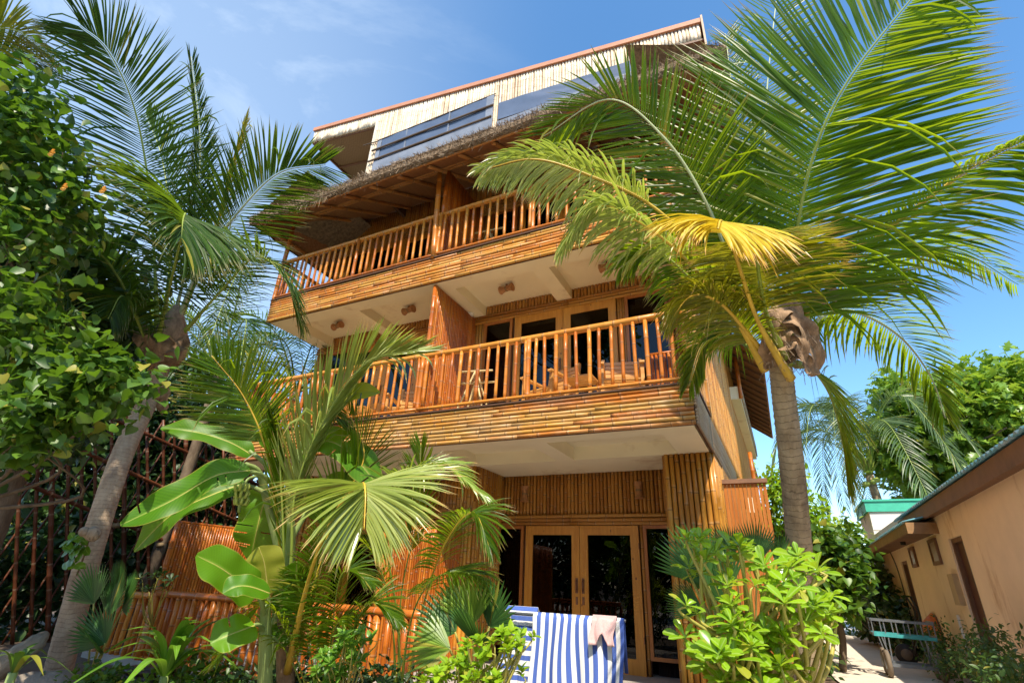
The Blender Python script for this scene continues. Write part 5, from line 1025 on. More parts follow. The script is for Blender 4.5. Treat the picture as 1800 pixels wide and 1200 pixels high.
for (ex, ey, mx_, my_) in ((430, 1100, 470, 1060), (380, 1160, 440, 1110), (650, 1020, 600, 1010), (560, 930, 555, 1020), (700, 1090, 650, 1060), (620, 1150, 600, 1090), (520, 1010, 530, 1060)):
    FR.append((make_frond(DD((560, 1280, 3.95), ((560+mx_)/2, 1140, 3.9), (mx_, my_, 3.85), (ex, ey, 3.8)), up=(0, -0.4, 1), Lf=0.34, n=30, wd=0.022, droop=0.5, start=0.3, a0=55, a1=20, rr=0.008), M['palm'], G))
palm_fronds(yr, y3, FR, 0)

# ------------------------------------------------------------------ bananas
bo = D(478, 1330, 4.35); bo[2] = 0
bn = thing('banana_plant', bo, 'tall banana plant with big arching leaves and a bunch of small green fruit', 'banana plant')
s = MB(); s.tube(cr([bo, D(490, 1150, 4.35), D(505, 960, 4.35), D(500, 860, 4.35)], 16), [0.10-0.003*i for i in range(17)], 12); s.tube(cr([D(500, 1000, 4.35), D(470, 880, 4.35), D(455, 830, 4.3), D(432, 815, 4.2)], 14), [0.045-0.002*i for i in range(15)], 8); ob('stem', s, M['bananastem'], bn, bo, True)
def bleaf(pts, wd, up=(0, 0, 1), fold=0.35, tears=0, wave=0.13, th=bn, og=bo, n=80, mat='banana', name='leaf'):
    tr_ = [(random.randrange(int(n*0.15), int(n*0.92)), random.uniform(0.12, 0.4), random.random() < 0.5) for _ in range(tears)]
    P = DD(*pts); vw = nrm(CAMP-np.mean(P, 0)); up = nrm(np.asarray(up, float)*0.35+vw*0.8+np.array([0, 0, 0.25])); V, F, UV = broadleaf(P, wd, n, up, fold, wave, tears=tr_, m=5); s = MB(); s.add(V, F, UV); lf = ob(name, s, M[mat], th, og, True)
    C = cr(P, 24); s = MB(); s.tube([q-np.array([0, 0, 0.004]) for q in C], [0.006*(1-0.85*i/24)+0.001 for i in range(25)], 6); ob('midrib', s, M['stem_y'], lf, og, True)
def petiole(pts, r=0.02, th=bn, og=bo):
    s = MB(); s.tube(cr(DD(*pts), 12), [r*(1.3-0.5*i/12) for i in range(13)], 8); ob('petiole', s, M['bananastem'], th, og, True)
petiole([(500, 900, 4.35), (478, 850, 4.3), (455, 833, 4.2), (432, 828, 4.1)]); bleaf([(440, 826, 4.1), (380, 835, 3.95), (300, 880, 3.8), (212, 922, 3.65)], 0.24, (0.0, -0.75, 0.8), 0.3, 4, 0.14)
petiole([(500, 920, 4.35), (470, 870, 4.3), (430, 850, 4.25)]); bleaf([(432, 848, 4.25), (370, 870, 4.1), (300, 905, 4.0), (236, 968, 3.95)], 0.21, (0.0, -0.5, 0.9), 0.3, 1, 0.14)
petiole([(498, 880, 4.35), (470, 820, 4.4), (438, 792, 4.4)]); bleaf([(445, 800, 4.4), (400, 775, 4.35), (340, 758, 4.3), (283, 752, 4.25)], 0.20, (0.0, -0.4, 1), 0.35, 0, 0.14)
petiole([(500, 930, 4.4), (478, 880, 4.5), (470, 860, 4.5)]); bleaf([(475, 862, 4.5), (462, 890, 4.45), (452, 930, 4.4), (440, 985, 4.4)], 0.36, (-0.1, -1, 0.1), 0.1, 8)
petiole([(505, 900, 4.35), (520, 820, 4.4), (545, 780, 4.4)]); bleaf([(530, 800, 4.4), (575, 775, 4.35), (620, 800, 4.3), (672, 862, 4.25)], 0.28, (0.1, -0.6, 0.9), 0.3, 8)
petiole([(505, 880, 4.4), (530, 780, 4.5), (570, 740, 4.5)]); bleaf([(560, 760, 4.5), (590, 715, 4.45), (630, 690, 4.4), (668, 690, 4.4)], 0.16, (0.0, -0.7, 0.7), 0.5, 1)
bleaf([(478, 790, 4.3), (468, 755, 4.3), (458, 725, 4.3), (448, 695, 4.3)], 0.16, (-0.2, -1, 0.1), 0.3, 1)
petiole([(505, 960, 4.4), (540, 900, 4.5), (560, 880, 4.5)]); bleaf([(540, 905, 4.5), (575, 870, 4.5), (600, 860, 4.5), (640, 900, 4.5)], 0.30, (0.0, -0.8, 0.5), 0.2, 3)
s = MB(); s.tube(cr(DD((455, 835, 4.3), (436, 842, 4.2), (424, 862, 4.15), (420, 900, 4.15)), 10), 0.012, 8); ob('fruit_stalk', s, M['bananastem'], bn, bo, True)
for r in range(3):
    for k in range(7):
        a = k/7*6.28+r; q = D(423, 862+r*12, 4.15); dv = np.array([math.cos(a), math.sin(a)*0.8, 0.1]); s = MB()
        s.tube([q+dv*0.015, q+dv*0.05+np.array([0, 0, -0.005]), q+dv*0.062+np.array([0, 0, 0.03]), q+dv*0.055+np.array([0, 0, 0.055])], [0.006, 0.012, 0.012, 0.004], 7); ob('fruit', s, M['fruit'], bn, bo, True)
so = D(466, 1330, 3.8); so[2] = 0
sb = thing('small_banana_plant', so, 'short banana plant with broad bright leaves before the terrace railing', 'banana plant')
s = MB(); s.tube(cr([so, D(466, 1200, 3.8), D(466, 1100, 3.8), D(467, 1060, 3.8)], 12), [0.062-0.0025*i for i in range(13)], 12); ob('stem', s, M['bananastem'], sb, so, True)
for pet, lf, wd, up_, ter in (
  ([(466, 1080, 3.8), (458, 1055, 3.75), (448, 1045, 3.7)], [(452, 1046, 3.7), (420, 1020, 3.6), (385, 995, 3.5), (345, 975, 3.42)], 0.26, (-0.1, -0.8, 0.6), 0),
  ([(466, 1085, 3.8), (462, 1055, 3.7), (472, 1040, 3.6)], [(475, 1042, 3.6), (440, 1030, 3.5), (415, 1030, 3.45), (392, 1042, 3.4)], 0.16, (0.1, -0.4, 1), 0),
  ([(468, 1085, 3.8), (472, 1060, 3.85), (472, 1040, 3.85)], [(472, 1045, 3.85), (468, 1010, 3.85), (464, 985, 3.85), (455, 960, 3.85)], 0.27, (0.1, -1, 0.1), 0),
  ([(466, 1110, 3.8), (455, 1098, 3.7), (445, 1098, 3.65)], [(448, 1098, 3.65), (420, 1108, 3.55), (395, 1118, 3.5), (370, 1130, 3.45)], 0.24, (0.1, -0.7, 0.8), 1),
  ([(470, 1110, 3.8), (480, 1085, 3.85), (488, 1075, 3.9)], [(486, 1080, 3.9), (510, 1040, 3.95), (520, 1010, 4.0), (522, 985, 4.0)], 0.22, (0.2, -1, 0.2), 0),
  ([(468, 1120, 3.8), (480, 1120, 3.85), (490, 1130, 3.9)], [(488, 1125, 3.9), (500, 1110, 3.95), (510, 1120, 4.0), (512, 1160, 4.0)], 0.2, (0.3, -1, 0.4), 0)):
    petiole(pet, 0.014, sb, so); bleaf(lf, wd, up_, 0.25, ter, 0.07, sb, so, 30)

# ------------------------------------------------------------------ low plants
def strapplant(name, px, py, d, n, Lr, wd, lab, cat, mat='strap', spread=1.0, up0=0.9, arcs=None, og=None, droop=0.5):
    q = D(px, py, d); og = (q[0], q[1], 0.0); t = thing(name, og, lab, cat)
    for i in range(n):
        a = i*2.4+random.uniform(-.3, .3); e = random.uniform(0.35, up0); R = Lr*random.uniform(0.7, 1.1); h = np.array([math.cos(a)*spread, math.sin(a)*spread, 0])
        pts = [q, q+h*R*0.25*(1.2-e)+np.array([0, 0, R*0.35*e+0.05]), q+h*R*0.6*(1.2-e)+np.array([0, 0, R*(0.6*e)]), q+h*R*(1.25-e)+np.array([0, 0, R*(0.75*e-droop*(1-e))])]
        V, F, UV = broadleaf(pts, wd*random.uniform(0.7, 1.1), 14, (0, 0, 1) if e < 0.75 else (h[0], h[1], 0.4), 0.35, 0.05, prof=lambda t_: min(1, 0.25+t_*2.2)*(1-max(0, t_-0.45)**1.5/0.41), m=2); s = MB(); s.add(V, F, UV); ob('leaf', s, M[mat], t, og, True)
    s = MB(); s.tube([og, (q[0], q[1], q[2]+0.03)], 0.03, 8); ob('stem', s, M['bananastem'], t, og, True); return t
strapplant('dracaena', 288, 1195, 3.9, 22, 0.85, 0.095, 'glossy strap leaved plant growing from the dark pot by the railing', 'plant', spread=1.1)
strapplant('spider_lily', 20, 1190, 3.6, 7, 0.45, 0.06, 'grey green strap leaves at the bottom left corner', 'plant', 'heart')
pq = D(262, 1200, 4.3); po = (pq[0], pq[1], 0); t = thing('plant_pot', po, 'dark round plant pot in front of the terrace railing', 'pot'); s = MB(); z = pq[2]
s.tube([(po[0], po[1], 0.0), (po[0], po[1], z-0.05), (po[0], po[1], z+0.10)], [0.12, 0.17, 0.20], 24); ob('bowl', s, M['pot'], t, po, True); s = MB(); s.tube([(po[0], po[1], z+0.085), (po[0], po[1], z+0.115)], 0.215, 24); ob('rim', s, M['pot'], t, po, True)
def fanleaf(th, og, c, axis, nrm_, R, nseg, spread, mat, stalk_from, fold=0.0):
    axis = nrm(axis); n_ = nrm(nrm_); sd = nrm(np.cross(axis, n_)); s = MB(); c = np.asarray(c, float)
    for i in range(nseg):
        a = (i/(nseg-1)-0.5)*spread; dv = axis*math.cos(a)+sd*math.sin(a)+n_*0.12; w_ = R*spread/nseg*0.75
        l = leaflet(c, dv, np.cross(dv, n_), R*(1-0.18*abs(a)/spread*2)*random.uniform(0.94, 1.04), w_, 0.12, 4, 0.5); s.add(l[0], l[1], l[2])
    f_ = ob('fan_leaf', s, mat, th, og); s = MB(); s.tube(cr([stalk_from, (np.asarray(stalk_from)+c)/2+np.array([0, 0, .03]), c], 8), 0.008, 6); ob('leaf_stalk', s, M['stem_y'], f_, og, True)
q = D(180, 1120, 5.0); fo2 = (q[0], q[1], 0); t = thing('fan_palm', fo2, 'dark fan leaved palm between the leaning trunk and the terrace railing', 'palm')
for (px, py, d, ax_) in ((190, 1080, 4.9, (0.1, 0, 1)), (165, 1060, 4.9, (-0.5, -0.2, 1)), (215, 1070, 5.0, (0.7, -0.1, 0.9)), (185, 1130, 4.7, (-0.7, -0.3, 0.6)), (205, 1050, 5.1, (0.3, -.2, 1)), (180, 1150, 4.8, (0.1, -.6, 0.6))):
    fanleaf(t, fo2, D(px, py, d), ax_, (0, -1, 0.35), 0.40, 20, 2.0, M['fan'], (q[0], q[1], 0.1))
q = D(835, 1250, 3.7); fo3 = (q[0], q[1], 0); t = thing('fan_palm', fo3, 'sunlit feathery fan palm just left of the striped towel', 'palm')
for i, (px, py, d, ax_) in enumerate(((800, 1110, 3.7, (-0.9, -.2, 0.6)), (830, 1095, 3.7, (-0.2, -.2, 1)), (860, 1100, 3.7, (0.5, -.2, 1)), (790, 1140, 3.6, (-0.9, -.3, 0.1)), (840, 1130, 3.5, (0.1, -.6, 0.6)), (815, 1085, 3.9, (-.4, 0, 1)))):
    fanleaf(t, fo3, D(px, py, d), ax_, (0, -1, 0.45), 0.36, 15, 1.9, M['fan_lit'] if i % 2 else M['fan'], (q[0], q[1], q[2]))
q = D(1330, 1250, 4.0); fo4 = (q[0], q[1], 0); t = thing('fan_palm', fo4, 'large pleated fan palm behind the glossy bush at the guesthouse corner', 'palm')
for (px, py, d, ax_, R) in ((1330, 990, 4.2, (0.0, 0, 1), 0.36), (1290, 985, 4.3, (-0.5, 0, 1), 0.34), (1245, 1030, 3.8, (-0.55, -.2, 1), 0.5), (1270, 1060, 3.8, (-0.2, -.2, 1), 0.5), (1235, 1075, 3.8, (-1, -.2, 0.5), 0.3), (1370, 1000, 4.4, (0.5, 0, 0.9), 0.34)):
    fanleaf(t, fo4, D(px, py, d), ax_, (0.2, -1, 0.3), R, 22, 1.5, M['fan'], (q[0], q[1], q[2]))

def rosettes(name, og, tips, nl, size, mat, lab, cat, singles, foot, stem_r=0.018, kind='obovate', crownname='foliage', leafname='leaf', widen=1.0, group=None):
    t = thing(name, og, lab, cat, group); pos, dr, nm, sz = [], [], [], []; s = MB()
    for (c, sc) in tips:
        c = np.asarray(c, float); axis = nrm(np.array([RNG.normal()*.35, RNG.normal()*.35-0.45, 1.0])); a1 = nrm(np.cross(axis, (0.3, 1, 0.1))); a2 = np.cross(axis, a1); k = nl+RNG.integers(-2, 3)
        for i in range(k):
            a = 2.4*i; e = 0.15+0.75*(i/k); h = a1*math.cos(a)+a2*math.sin(a); d_ = nrm(h*(1-0.55*e)+axis*e*0.95); pos.append(c+axis*0.02*i/k); dr.append(d_); nm.append(axis-h*0.55*(1-e)+RNG.normal(size=3)*0.15); sz.append(RNG.uniform(*size)*sc*(1.0-0.35*e))
        ft = np.asarray(foot[RNG.integers(len(foot))], float); mid = (ft+c)/2+RNG.normal(size=3)*0.05; s.tube(cr([ft, mid, c-axis*0.05, c], 9), [stem_r*(1-0.75*q_/9) for q_ in range(10)], 7)
    ob('branch', s, M['stem_y'], t, og, True)
    place_leaves(kind, np.array(pos), np.array(dr), np.array(nm), np.array(sz), singles, t, mat, og, leafname, crownname, widen=widen); return t
tips = []
def scatter(pts, n, js=18, jd=0.15):
    for i in range(n):
        px, py, d = pts[i % len(pts)]; tips.append((D(px+random.gauss(0, js), py+random.gauss(0, js), d+random.uniform(-jd, jd)), random.uniform(0.8, 1.15)))
scatter([(1215, 950, 3.3), (1255, 975, 3.3), (1300, 985, 3.3), (1230, 1000, 3.3), (1335, 985, 3.35)], 13, 14)
scatter([(1385, 1000, 3.2), (1420, 1000, 3.2), (1395, 1040, 3.1), (1440, 1040, 3.1), (1460, 1065, 3.1), (1425, 1085, 3.0), (1450, 1100, 3.0)], 24, 15)
scatter([(1250, 1190, 2.9), (1300, 1230, 2.8), (1360, 1230, 2.8), (1400, 1190, 2.9), (1220, 1080, 3.1), (1230, 1140, 3.0)], 18, 16)
scatter([(1280, 1060, 3.0), (1320, 1060, 3.0), (1290, 1100, 2.9), (1340, 1110, 2.9), (1270, 1140, 2.85), (1320, 1160, 2.85), (1370, 1130, 2.9), (1260, 1180, 2.8), (1400, 1160, 2.9), (1310, 1200, 2.8), (1360, 1200, 2.8), (1360, 1060, 3.05)], 44, 18)
go = D(1340, 1330, 3.2); go[2] = 0
rosettes('beach_naupaka_bush', go, tips, 10, (0.075, 0.165), M['scaevola'], 'big glossy bright green bush at the foot of the palm on the right', 'bush', 300, [D(1345, 1330, 3.1), D(1300, 1280, 3.0), D(1400, 1260, 3.1)])
tips = []
scatter([(790, 1190, 3.0), (750, 1205, 3.0), (820, 1160, 3.0), (860, 1150, 2.95), (900, 1140, 2.95), (860, 1190, 2.9), (820, 1200, 2.9), (880, 1190, 2.9), (895, 1130, 3.0), (780, 1170, 3.1)], 62, 15, 0.12)
go = D(850, 1400, 3.1); go[2] = 0
rosettes('garden_bush', go, tips, 9, (0.05, 0.085), M['bush'], 'light green leafy bush at the bottom centre below the striped towel', 'bush', 250, [D(850, 1330, 3.0), D(800, 1320, 3.0)], 0.010, 'oval')
tips = []
scatter([(600, 1130, 3.5), (580, 1160, 3.5), (620, 1150, 3.5), (595, 1190, 3.45), (640, 1120, 3.5), (560, 1190, 3.5)], 22, 10, 0.08)
go = D(600, 1400, 3.5); go[2] = 0
rosettes('garden_bush', go, tips, 9, (0.06, 0.10), M['strap'], 'small mid green bush between the young palms at the bottom', 'bush', 100, [D(600, 1300, 3.5)], 0.008, 'oval')
tips = []
scatter([(250, 1010, 5.2), (285, 1015, 5.2), (270, 1030, 5.2)], 8, 10, 0.08)
go = D(268, 1030, 5.4); go[2] = 0
rosettes('dark_shrub', go, tips, 9, (0.08, 0.12), M['heart_dark'], 'small dark rosette shrub behind the left terrace railing', 'shrub', 0, [D(268, 1100, 5.3)], 0.008)
# ground cover and shrubs along the right wall
hedge('ground_creeper', [D(x, 1195+random.uniform(-6, 14), 4.2) for x in (150, 200, 250, 330, 380)], 1500, (0.03, 0.06), 'heart', 'heart', 'low creeping plants covering the soil beneath the left railing', 'ground plants', rad=(0.28, 0.22, 0.09), cr_=0.06, stems=6)
hedge('ground_creeper', [D(x, 1225+random.uniform(-12, 4), 4.2) for x in (430, 480, 540, 600, 660, 720)], 2600, (0.04, 0.09), 'oval', 'heart_dark', 'shaded creeping plants around the young palm stems', 'ground plants', rad=(0.3, 0.3, 0.14), cr_=0.08, stems=6)
def pxy(px, X): return PX(px[0], px[1], X)
hedge('wall_shrub', [pxy((1655, 1150), 2.15), pxy((1640, 1120), 2.2), pxy((1685, 1170), 2.1)], 1500, (0.04, 0.08), 'oval', 'shrub', 'low dark shrub against the peach wall beside the cart', 'shrub', rad=(0.28, 0.5, 0.22), cr_=0.08)
hedge('wall_shrub', [pxy((1735, 1165), 1.9), pxy((1765, 1190), 1.8), pxy((1790, 1200), 1.7), pxy((1740, 1130), 2.1)], 1900, (0.04, 0.08), 'oval', 'shrub', 'low dark shrub against the peach wall in the bottom right corner', 'shrub', rad=(0.25, 0.4, 0.18), cr_=0.08)
hedge('wall_climber', [np.array([2.1, 17.6, 0.9]), np.array([2.15, 18.6, 1.3]), np.array([2.2, 19.6, 1.7]), np.array([1.9, 19.6, 0.8]), np.array([2.25, 16.4, 0.4])], 2600, (0.09, 0.17), 'heart', 'heart_dark', 'dark leafy creeper piled against the far end of the peach wall', 'shrub', rad=(0.32, 0.8, 0.75), cr_=0.15)
hedge('path_hedge', [np.array([-0.1, 11+i*1.3, 0.5]) for i in range(6)], 3200, (0.08, 0.15), 'oval', 'shrub', 'shrubs along the left side of the path below the guesthouse', 'shrub', rad=(0.45, 0.8, 0.7), cr_=0.14)
hedge('path_hedge', [np.array([1.2, 24, 0.9]), np.array([2.2, 25, 1.2]), np.array([0.6, 23, 1.3])], 2400, (0.12, 0.2), 'oval', 'shrub', 'dark shrubs closing the far end of the path', 'shrub', rad=(0.8, 0.8, 1.2), cr_=0.2)
# driftwood and rock, bottom left
dw = D(40, 1150, 4.2); s = MB(); s.tube(cr(DD((-60, 1215, 4.4), (0, 1172, 4.5), (50, 1140, 4.6), (82, 1112, 4.75)), 16), [0.10, 0.11, 0.10, 0.11, 0.10, 0.11, 0.10, 0.105, 0.09, 0.10, 0.09, 0.085, 0.08, 0.08, 0.06, 0.05, 0.03], 12); t = ob('driftwood_log', s, M['drift'], None, dw, True); label(t, 'weathered grey log lying at the foot of the leaning palm', 'log')
rk_ = D(60, 1215, 4.3); s = MB()
for i in range(3): s.tube([D(40+25*i, 1260, 4.3), D(45+25*i, 1220, 4.3), D(50+22*i, 1195, 4.35), D(52+22*i, 1188, 4.4)], [0.2, 0.2, 0.14, 0.03], 9)
t = ob('rock', s, M['rock'], None, rk_, True); label(t, 'dark rock under the weathered log', 'rock')

# ------------------------------------------------------------------ towels on a drying frame
to = D(1020, 1200, 3.85); to = np.array([to[0], to[1], 0]); yT = to[1]
a_ = PY(945, 1078, yT); b_ = PY(1092, 1088, yT); zt1 = (a_[2]+b_[2])/2
fr_ = thing('clothes_rack', to, 'folding metal clothes rack holding the striped towels before the glass door', 'clothes rack')
x0, x1 = a_[0]-0.55, b_[0]+0.02
s = MB(); s.tube([(x0+.18, yT, zt1-0.012), (x1, yT, zt1-0.012)], 0.012, 8); ob('bar', s, M['steel'], fr_, to, True)
s = MB(); s.tube([(x0+.1, yT+0.42, zt1-0.03), (x1-.1, yT+0.42, zt1-0.03)], 0.012, 8); ob('bar', s, M['steel'], fr_, to, True)
for xx in (x0+.32, x1-0.2):
    for a, b in ((-0.05, 0.45), (0.45, -0.05)): s = MB(); s.tube([(xx, yT+a, 0.02), (xx, yT+b, zt1-0.02)], 0.011, 8); ob('leg', s, M['steel'], fr_, to, True)
def cloth(x0, x1, y, ztop, front, back, mat, name, lab, cat='towel', nx=90, amp=0.032, scale_u=1.0, skew=0.0, hemf=None):
    s = MB(); V = []; UV = []; prof = [(-0.02, -back)] if False else []; R = 0.018
    path = [(0.03+0.02, -back), (0.03, -back*0.5), (R, -0.02), (0, 0.006), (-R, -0.02)]+[(-0.02-0.004*k, -front*k/12) for k in range(1, 13)]
    acc = 0; L_ = []
    for k, p in enumerate(path):
        if k: acc += math.hypot(p[0]-path[k-1][0], p[1]-path[k-1][1])
        L_.append(acc)
    for i in range(nx+1):
        u = i/nx; x = x0+(x1-x0)*u
        for k, (dy, dz) in enumerate(path):
            dep = max(0, min(1, -dz/front)) if k > 3 else 0.3
            w1 = math.sin(u*19+1.3*math.sin(dep*2))*amp*dep+math.sin(u*43+2)*amp*0.35*dep
            hem = 1+(hemf(u) if (hemf and k > 3) else 0)
            V.append((x+skew*dep+0.010*math.sin(dep*6+u*7), y+dy-w1-0.01, ztop+dz*hem-0.008*math.sin(u*3.1)*0)); UV.append((u*(x1-x0)*scale_u, L_[k]))
    k = len(path); s.add(V, [(i*k+j, (i+1)*k+j, (i+1)*k+j+1, i*k+j+1) for i in range(nx) for j in range(k-1)], UV); t = ob(name, s, mat, None, (x0, y, 0), True)
    m_ = t.modifiers.new('thickness', 'SOLIDIFY'); m_.thickness = 0.006; label(t, lab, cat); return t
cloth(a_[0]-0.03, b_[0]+0.02, yT, zt1, 0.75, 0.35, M['towel'], 'striped_towel', 'blue and white striped towel hanging with upright stripes over the rack')
cloth(a_[0]-0.34, a_[0]-0.04, yT+0.10, zt1+0.03, 0.6, 0.3, M['towel2'], 'striped_towel', 'blue and white striped towel behind, its stripes lying across, left of the other', amp=0.01)
cloth(b_[0]-0.22, b_[0]-0.03, yT-0.028, zt1+0.012, 0.17, 0.1, M['pink'], 'pink_garment', 'small pink garment laid over the right end of the striped towel', 'cloth', 30, 0.006, hemf=lambda u: -0.35*math.sin(math.pi*min(1, max(0, (u-0.25)/0.5))) if 0.25 < u < 0.75 else 0.1)

# ------------------------------------------------------------------ peach building on the right
ro = (2.5, 9, 0); rb = thing('peach_outbuilding', ro, 'low peach plastered building with teal roof along the right of the path', 'building')
doorsR = [(10.75, 11.55, 2.17), (15.7, 16.5, 2.03)]; 
s = MB()
for a, b in ((2.0, 10.75), (11.55, 15.7), (16.5, 20.4)): s.box(2.5, 2.65, a, b, 0, 2.72)
s.box(2.5, 2.65, 10.75, 11.55, 2.15, 2.72); s.box(2.5, 2.65, 15.7, 16.5, 2.03, 2.72); s.box(2.5, 6.5, 20.4, 20.55, 0, 2.72); s.box(2.65, 6.5, 2.0, 2.1, 0, 2.72)
ob('wall', s, M['peach'], rb, ro)
for a, b, zt2 in doorsR:
    zt2 = 2.15 if a < 12 else 2.03
    f = MB(); f.box(2.53, 2.62, a, a+0.07, 0, zt2); f.box(2.53, 2.62, b-0.07, b, 0, zt2); f.box(2.532, 2.618, a+0.07, b-0.07, zt2-0.07, zt2); dr_ = ob('door_frame', f, M['brownboard'], rb, ro)
    ob('door', MB().box(2.585, 2.61, a+0.07, b-0.07, 0.02, zt2-0.07), plain('dark_door', (0.10, 0.035, 0.03), 0.5), dr_, ro); ob('door_strip', MB().box(2.575, 2.584, a+0.32, a+0.345, 0.02, zt2-0.08), M['steel'], dr_, ro)
for a, b, z0, z1 in ((12.35, 12.95, 1.80, 2.24), (14.45, 15.0, 1.84, 2.24)):
    f = MB(); f.box(2.46, 2.5, a, b, z0, z0+0.06); f.box(2.46, 2.5, a, b, z1-0.06, z1); f.box(2.46, 2.5, a, a+0.06, z0+0.06, z1-0.06); f.box(2.46, 2.5, b-0.06, b, z0+0.06, z1-0.06); sh = ob('shutter', f, M['brownboard'], rb, ro); ob('shutter_panel', MB().box(2.475, 2.499, a+0.06, b-0.06, z0+0.06, z1-0.06), woodmat('shutter_wood', (0.22, 0.11, 0.05), (0.32, 0.17, 0.08), knots=False), sh, ro)
ob('meter_box', MB().box(2.42, 2.499, 11.62, 11.95, 1.15, 1.62), plain('meter_box_paint', (0.50, 0.36, 0.20), 0.6), rb, ro)
def corr(x0, x1, y0, y1, za, zb, mat, name, parent, og, pitch=0.16, amp=0.022):
    s = MB(); nn = int((y1-y0)/pitch*6); V = []
    for i in range(nn+1):
        y = y0+(y1-y0)*i/nn; h = amp*math.sin(2*math.pi*(y-y0)/pitch); V += [(x0, y, za+h), (x1, y, zb+h)]
    s.add(V, [(2*i, 2*i+1, 2*i+3, 2*i+2) for i in range(nn)], [(v[0], v[1]) for v in V]); o = ob(name, s, mat, parent, og, True); m_ = o.modifiers.new('thickness', 'SOLIDIFY'); m_.thickness = 0.008; return o
# main roof ends at y=12.9 near the path, its eave 2.1..; barge board below it
corr(2.28, 5.2, 2.0, 14.6, 2.78, 4.0, M['teal'], 'roof', rb, ro)
corr(5.2, 8.4, 2.0, 14.6, 4.0, 2.78, M['teal'], 'roof', rb, ro)
f = MB(); f.box(2.33, 2.37, 2.05, 14.5, 2.53, 2.745); f.box(2.37, 2.52, 14.46, 14.5, 2.53, 2.745); ob('fascia_board', f, M['brownboard'], rb, ro)
for i in range(10): ob('soffit_board', MB().box(2.37, 2.5, 2.05+i*1.24, 3.27+i*1.24, 2.56, 2.58), M['brownboard'], rb, ro)
f = MB(); f.box(2.52, 2.60, 14.6, 20.5, 2.6, 2.95); f.box(2.6, 6.5, 20.3, 20.4, 2.7, 2.95); ob('parapet', f, M['whitewall'], rb, ro)
# small porch canopy running on to the far end
f = MB(); f.box(2.04, 2.08, 12.04, 19.1, 2.29, 2.47); f.box(2.04, 2.5, 12.0, 12.04, 2.28, 2.47); f.box(2.08, 2.5, 19.06, 19.1, 2.29, 2.47)
can = ob('porch_canopy', f, plain('canopy_board_paint', (0.30, 0.17, 0.07), 0.6, 0.2), rb, ro)
for i in range(12): ob('canopy_board', MB().box(2.08, 2.5, 12.06+i*0.583, 12.06+i*0.583+0.55, 2.31, 2.33), M['brownboard'], can, ro)
corr(2.0, 2.5, 12.0, 19.15, 2.48, 2.60, M['teal'], 'canopy_sheet', can, ro)
ob('canopy_lamp', MB().tube([(2.28, 14.2, 2.31), (2.28, 14.2, 2.25)], 0.05, 12), M['black'], can, ro, True)
wo_ = (4, 21, 0); wb = thing('whitewashed_building', wo_, 'whitewashed block building with a green roof edge behind the teal roof', 'building')
s = MB(); s.box(2.62, 5.4, 20.7, 23.2, 0, 3.72); ob('wall', s, M['whitewall'], wb, wo_); s = MB(); s.box(2.55, 5.5, 20.62, 23.3, 3.72, 4.03); ob('roof', s, M['green_paint'], wb, wo_); s = MB(); s.box(2.5, 5.55, 20.58, 23.35, 4.03, 4.09); ob('roof_cap', s, M['green_paint'], wb, wo_)
for i in range(5): ob('block_course', MB().box(2.63, 5.35, 20.675, 20.699, 1.05+i*0.53, 1.05+i*0.53+0.49), M['whitewall'], wb, wo_)

s = MB(); s.tube(cr([(2.48, 17.5, 2.3), (2.47, 17.0, 1.9), (2.48, 16.9, 1.2), (2.48, 16.8, 0.2)], 12), 0.012, 6); ob('cable', s, M['black'], rb, ro, True)
s = MB(); s.tube([(2.46, 12.2, 0), (2.46, 12.2, 1.0)], 0.02, 8); ob('pipe', s, M['white'], rb, ro, True)
# hand cart
ca = np.array([1.57, 12.1, 0]); ct = thing('hand_cart', ca, 'empty metal hand cart with teal rails standing on the sand path', 'cart', rz=0.0)
def rel(*p): return ca+np.array(p)
s = MB()
L0, L1, Wd, zT = -0.42, 0.45, 0.5, 0.86
for z in (zT, zT-0.22):
    for yy in (-Wd/2, Wd/2): s = MB(); s.obox(rel(L0, yy, z), rel(L1, yy, z-0.02), 0.035, 0.05 if z < zT else 0.03); ob('side_rail', s, M['teal_paint'] if z < zT else M['steel'], ct, ca)
for xx in (L0, L1):
    for z in (zT, zT-0.22): s = MB(); s.obox(rel(xx, -Wd/2, z), rel(xx, Wd/2, z), 0.03, 0.04); ob('end_rail', s, M['steel'], ct, ca)
for i in range(6):
    xx = L0+(L1-L0)*i/5
    for yy in (-Wd/2, Wd/2): s = MB(); s.obox(rel(xx, yy, zT), rel(xx, yy, zT-0.22), 0.016, 0.016); ob('upright', s, M['steel'], ct, ca)
for xx in (-0.24, 0.36):
    for yy in (-Wd/2, Wd/2):
        for dx in (-0.06, 0.04): s = MB(); s.obox(rel(xx+dx-0.02, yy, zT-0.22), rel(xx, yy, 0.20), 0.018, 0.018); ob('leg', s, M['steel'], ct, ca)
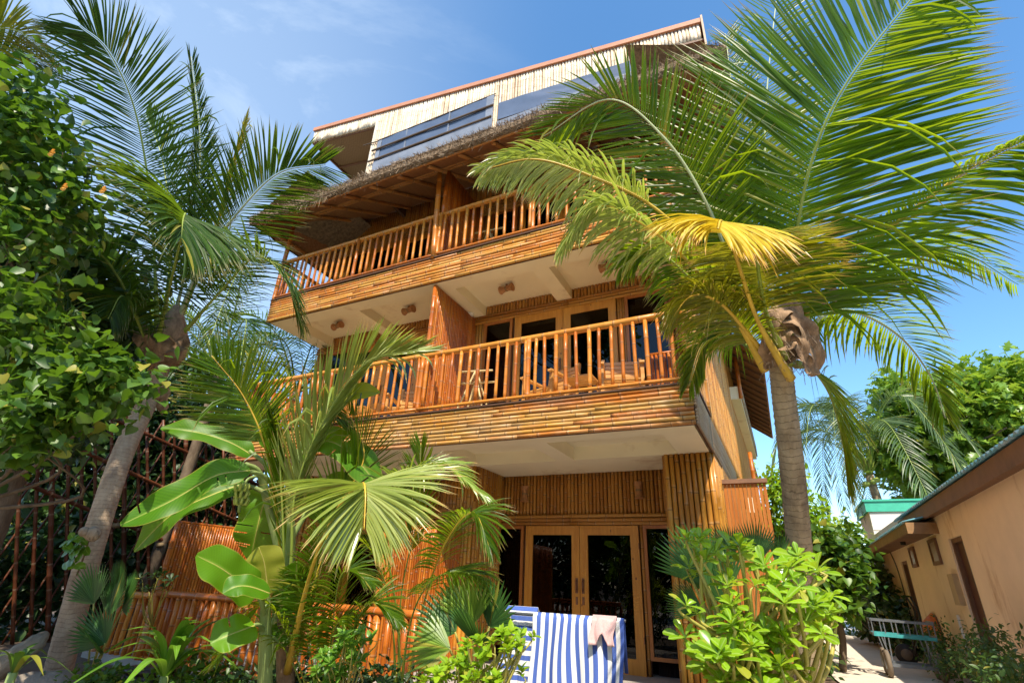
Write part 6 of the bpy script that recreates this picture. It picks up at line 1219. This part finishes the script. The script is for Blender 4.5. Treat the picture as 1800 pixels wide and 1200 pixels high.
s = MB(); s.obox(rel(-0.26, -Wd/2, 0.20), rel(0.38, -Wd/2, 0.20), 0.04, 0.05); s.obox(rel(-0.26, Wd/2, 0.20), rel(0.38, Wd/2, 0.20), 0.04, 0.05); ob('chassis', s, M['steel'], ct, ca)
for xx in (-0.30, 0.42):
    for yy in (-0.2, 0.2):
        c = rel(xx, yy, 0.21); s = MB(); s.tube([c+np.array([-.035, 0, 0]), c+np.array([-.02, 0, 0]), c+np.array([.02, 0, 0]), c+np.array([.035, 0, 0])], [0.17, 0.21, 0.21, 0.17], 24); w_ = ob('wheel', s, M['tyre'], ct, ca, True)
        s = MB(); s.tube([c+np.array([-.04, 0, 0]), c+np.array([.04, 0, 0])], 0.09, 16); ob('hub', s, M['steel'], w_, ca, True)
ct.location = tuple(ca)
# wheelbarrow behind it, leaning on the wall
wa = np.array([2.22, 14.3, 0]); wt_ = thing('wheelbarrow', wa, 'orange wheelbarrow leaning upright against the peach wall behind the cart', 'wheelbarrow')
s = MB(); V = []; n = 16
for j, (r, z) in enumerate(((0.18, 0.0), (0.33, 0.20))):
    for i in range(n): a = 2*math.pi*i/n; V.append(wa+np.array([0.06+z*0.9, math.cos(a)*r*1.1, 0.62+math.sin(a)*r*1.1]))
s.add(V, [(i, (i+1) % n, n+(i+1) % n, n+i) for i in range(n)]+[tuple(range(n-1, -1, -1))]); o = ob('tray', s, M['orange'], wt_, wa, True); m_ = o.modifiers.new('thickness', 'SOLIDIFY'); m_.thickness = 0.012
for yy in (-0.24, 0.18): s = MB(); s.tube(cr([wa+np.array([-0.25, yy*0.4, 0.2]), wa+np.array([-0.12, yy, 0.55]), wa+np.array([0.0, yy, 0.95]), wa+np.array([-0.08, yy*1.1, 1.25])], 10), 0.02, 8); ob('handle', s, M['black'], wt_, wa, True)
c = wa+np.array([-0.35, 0, 0.2]); s = MB(); s.tube([c+np.array([0, -.04, 0]), c+np.array([0, .04, 0])], 0.19, 20); w_ = ob('wheel', s, M['black'], wt_, wa, True); s = MB(); s.tube([c+np.array([0, -.05, 0]), c+np.array([0, .05, 0])], 0.10, 14); ob('hub', s, M['tyre'], w_, wa, True)
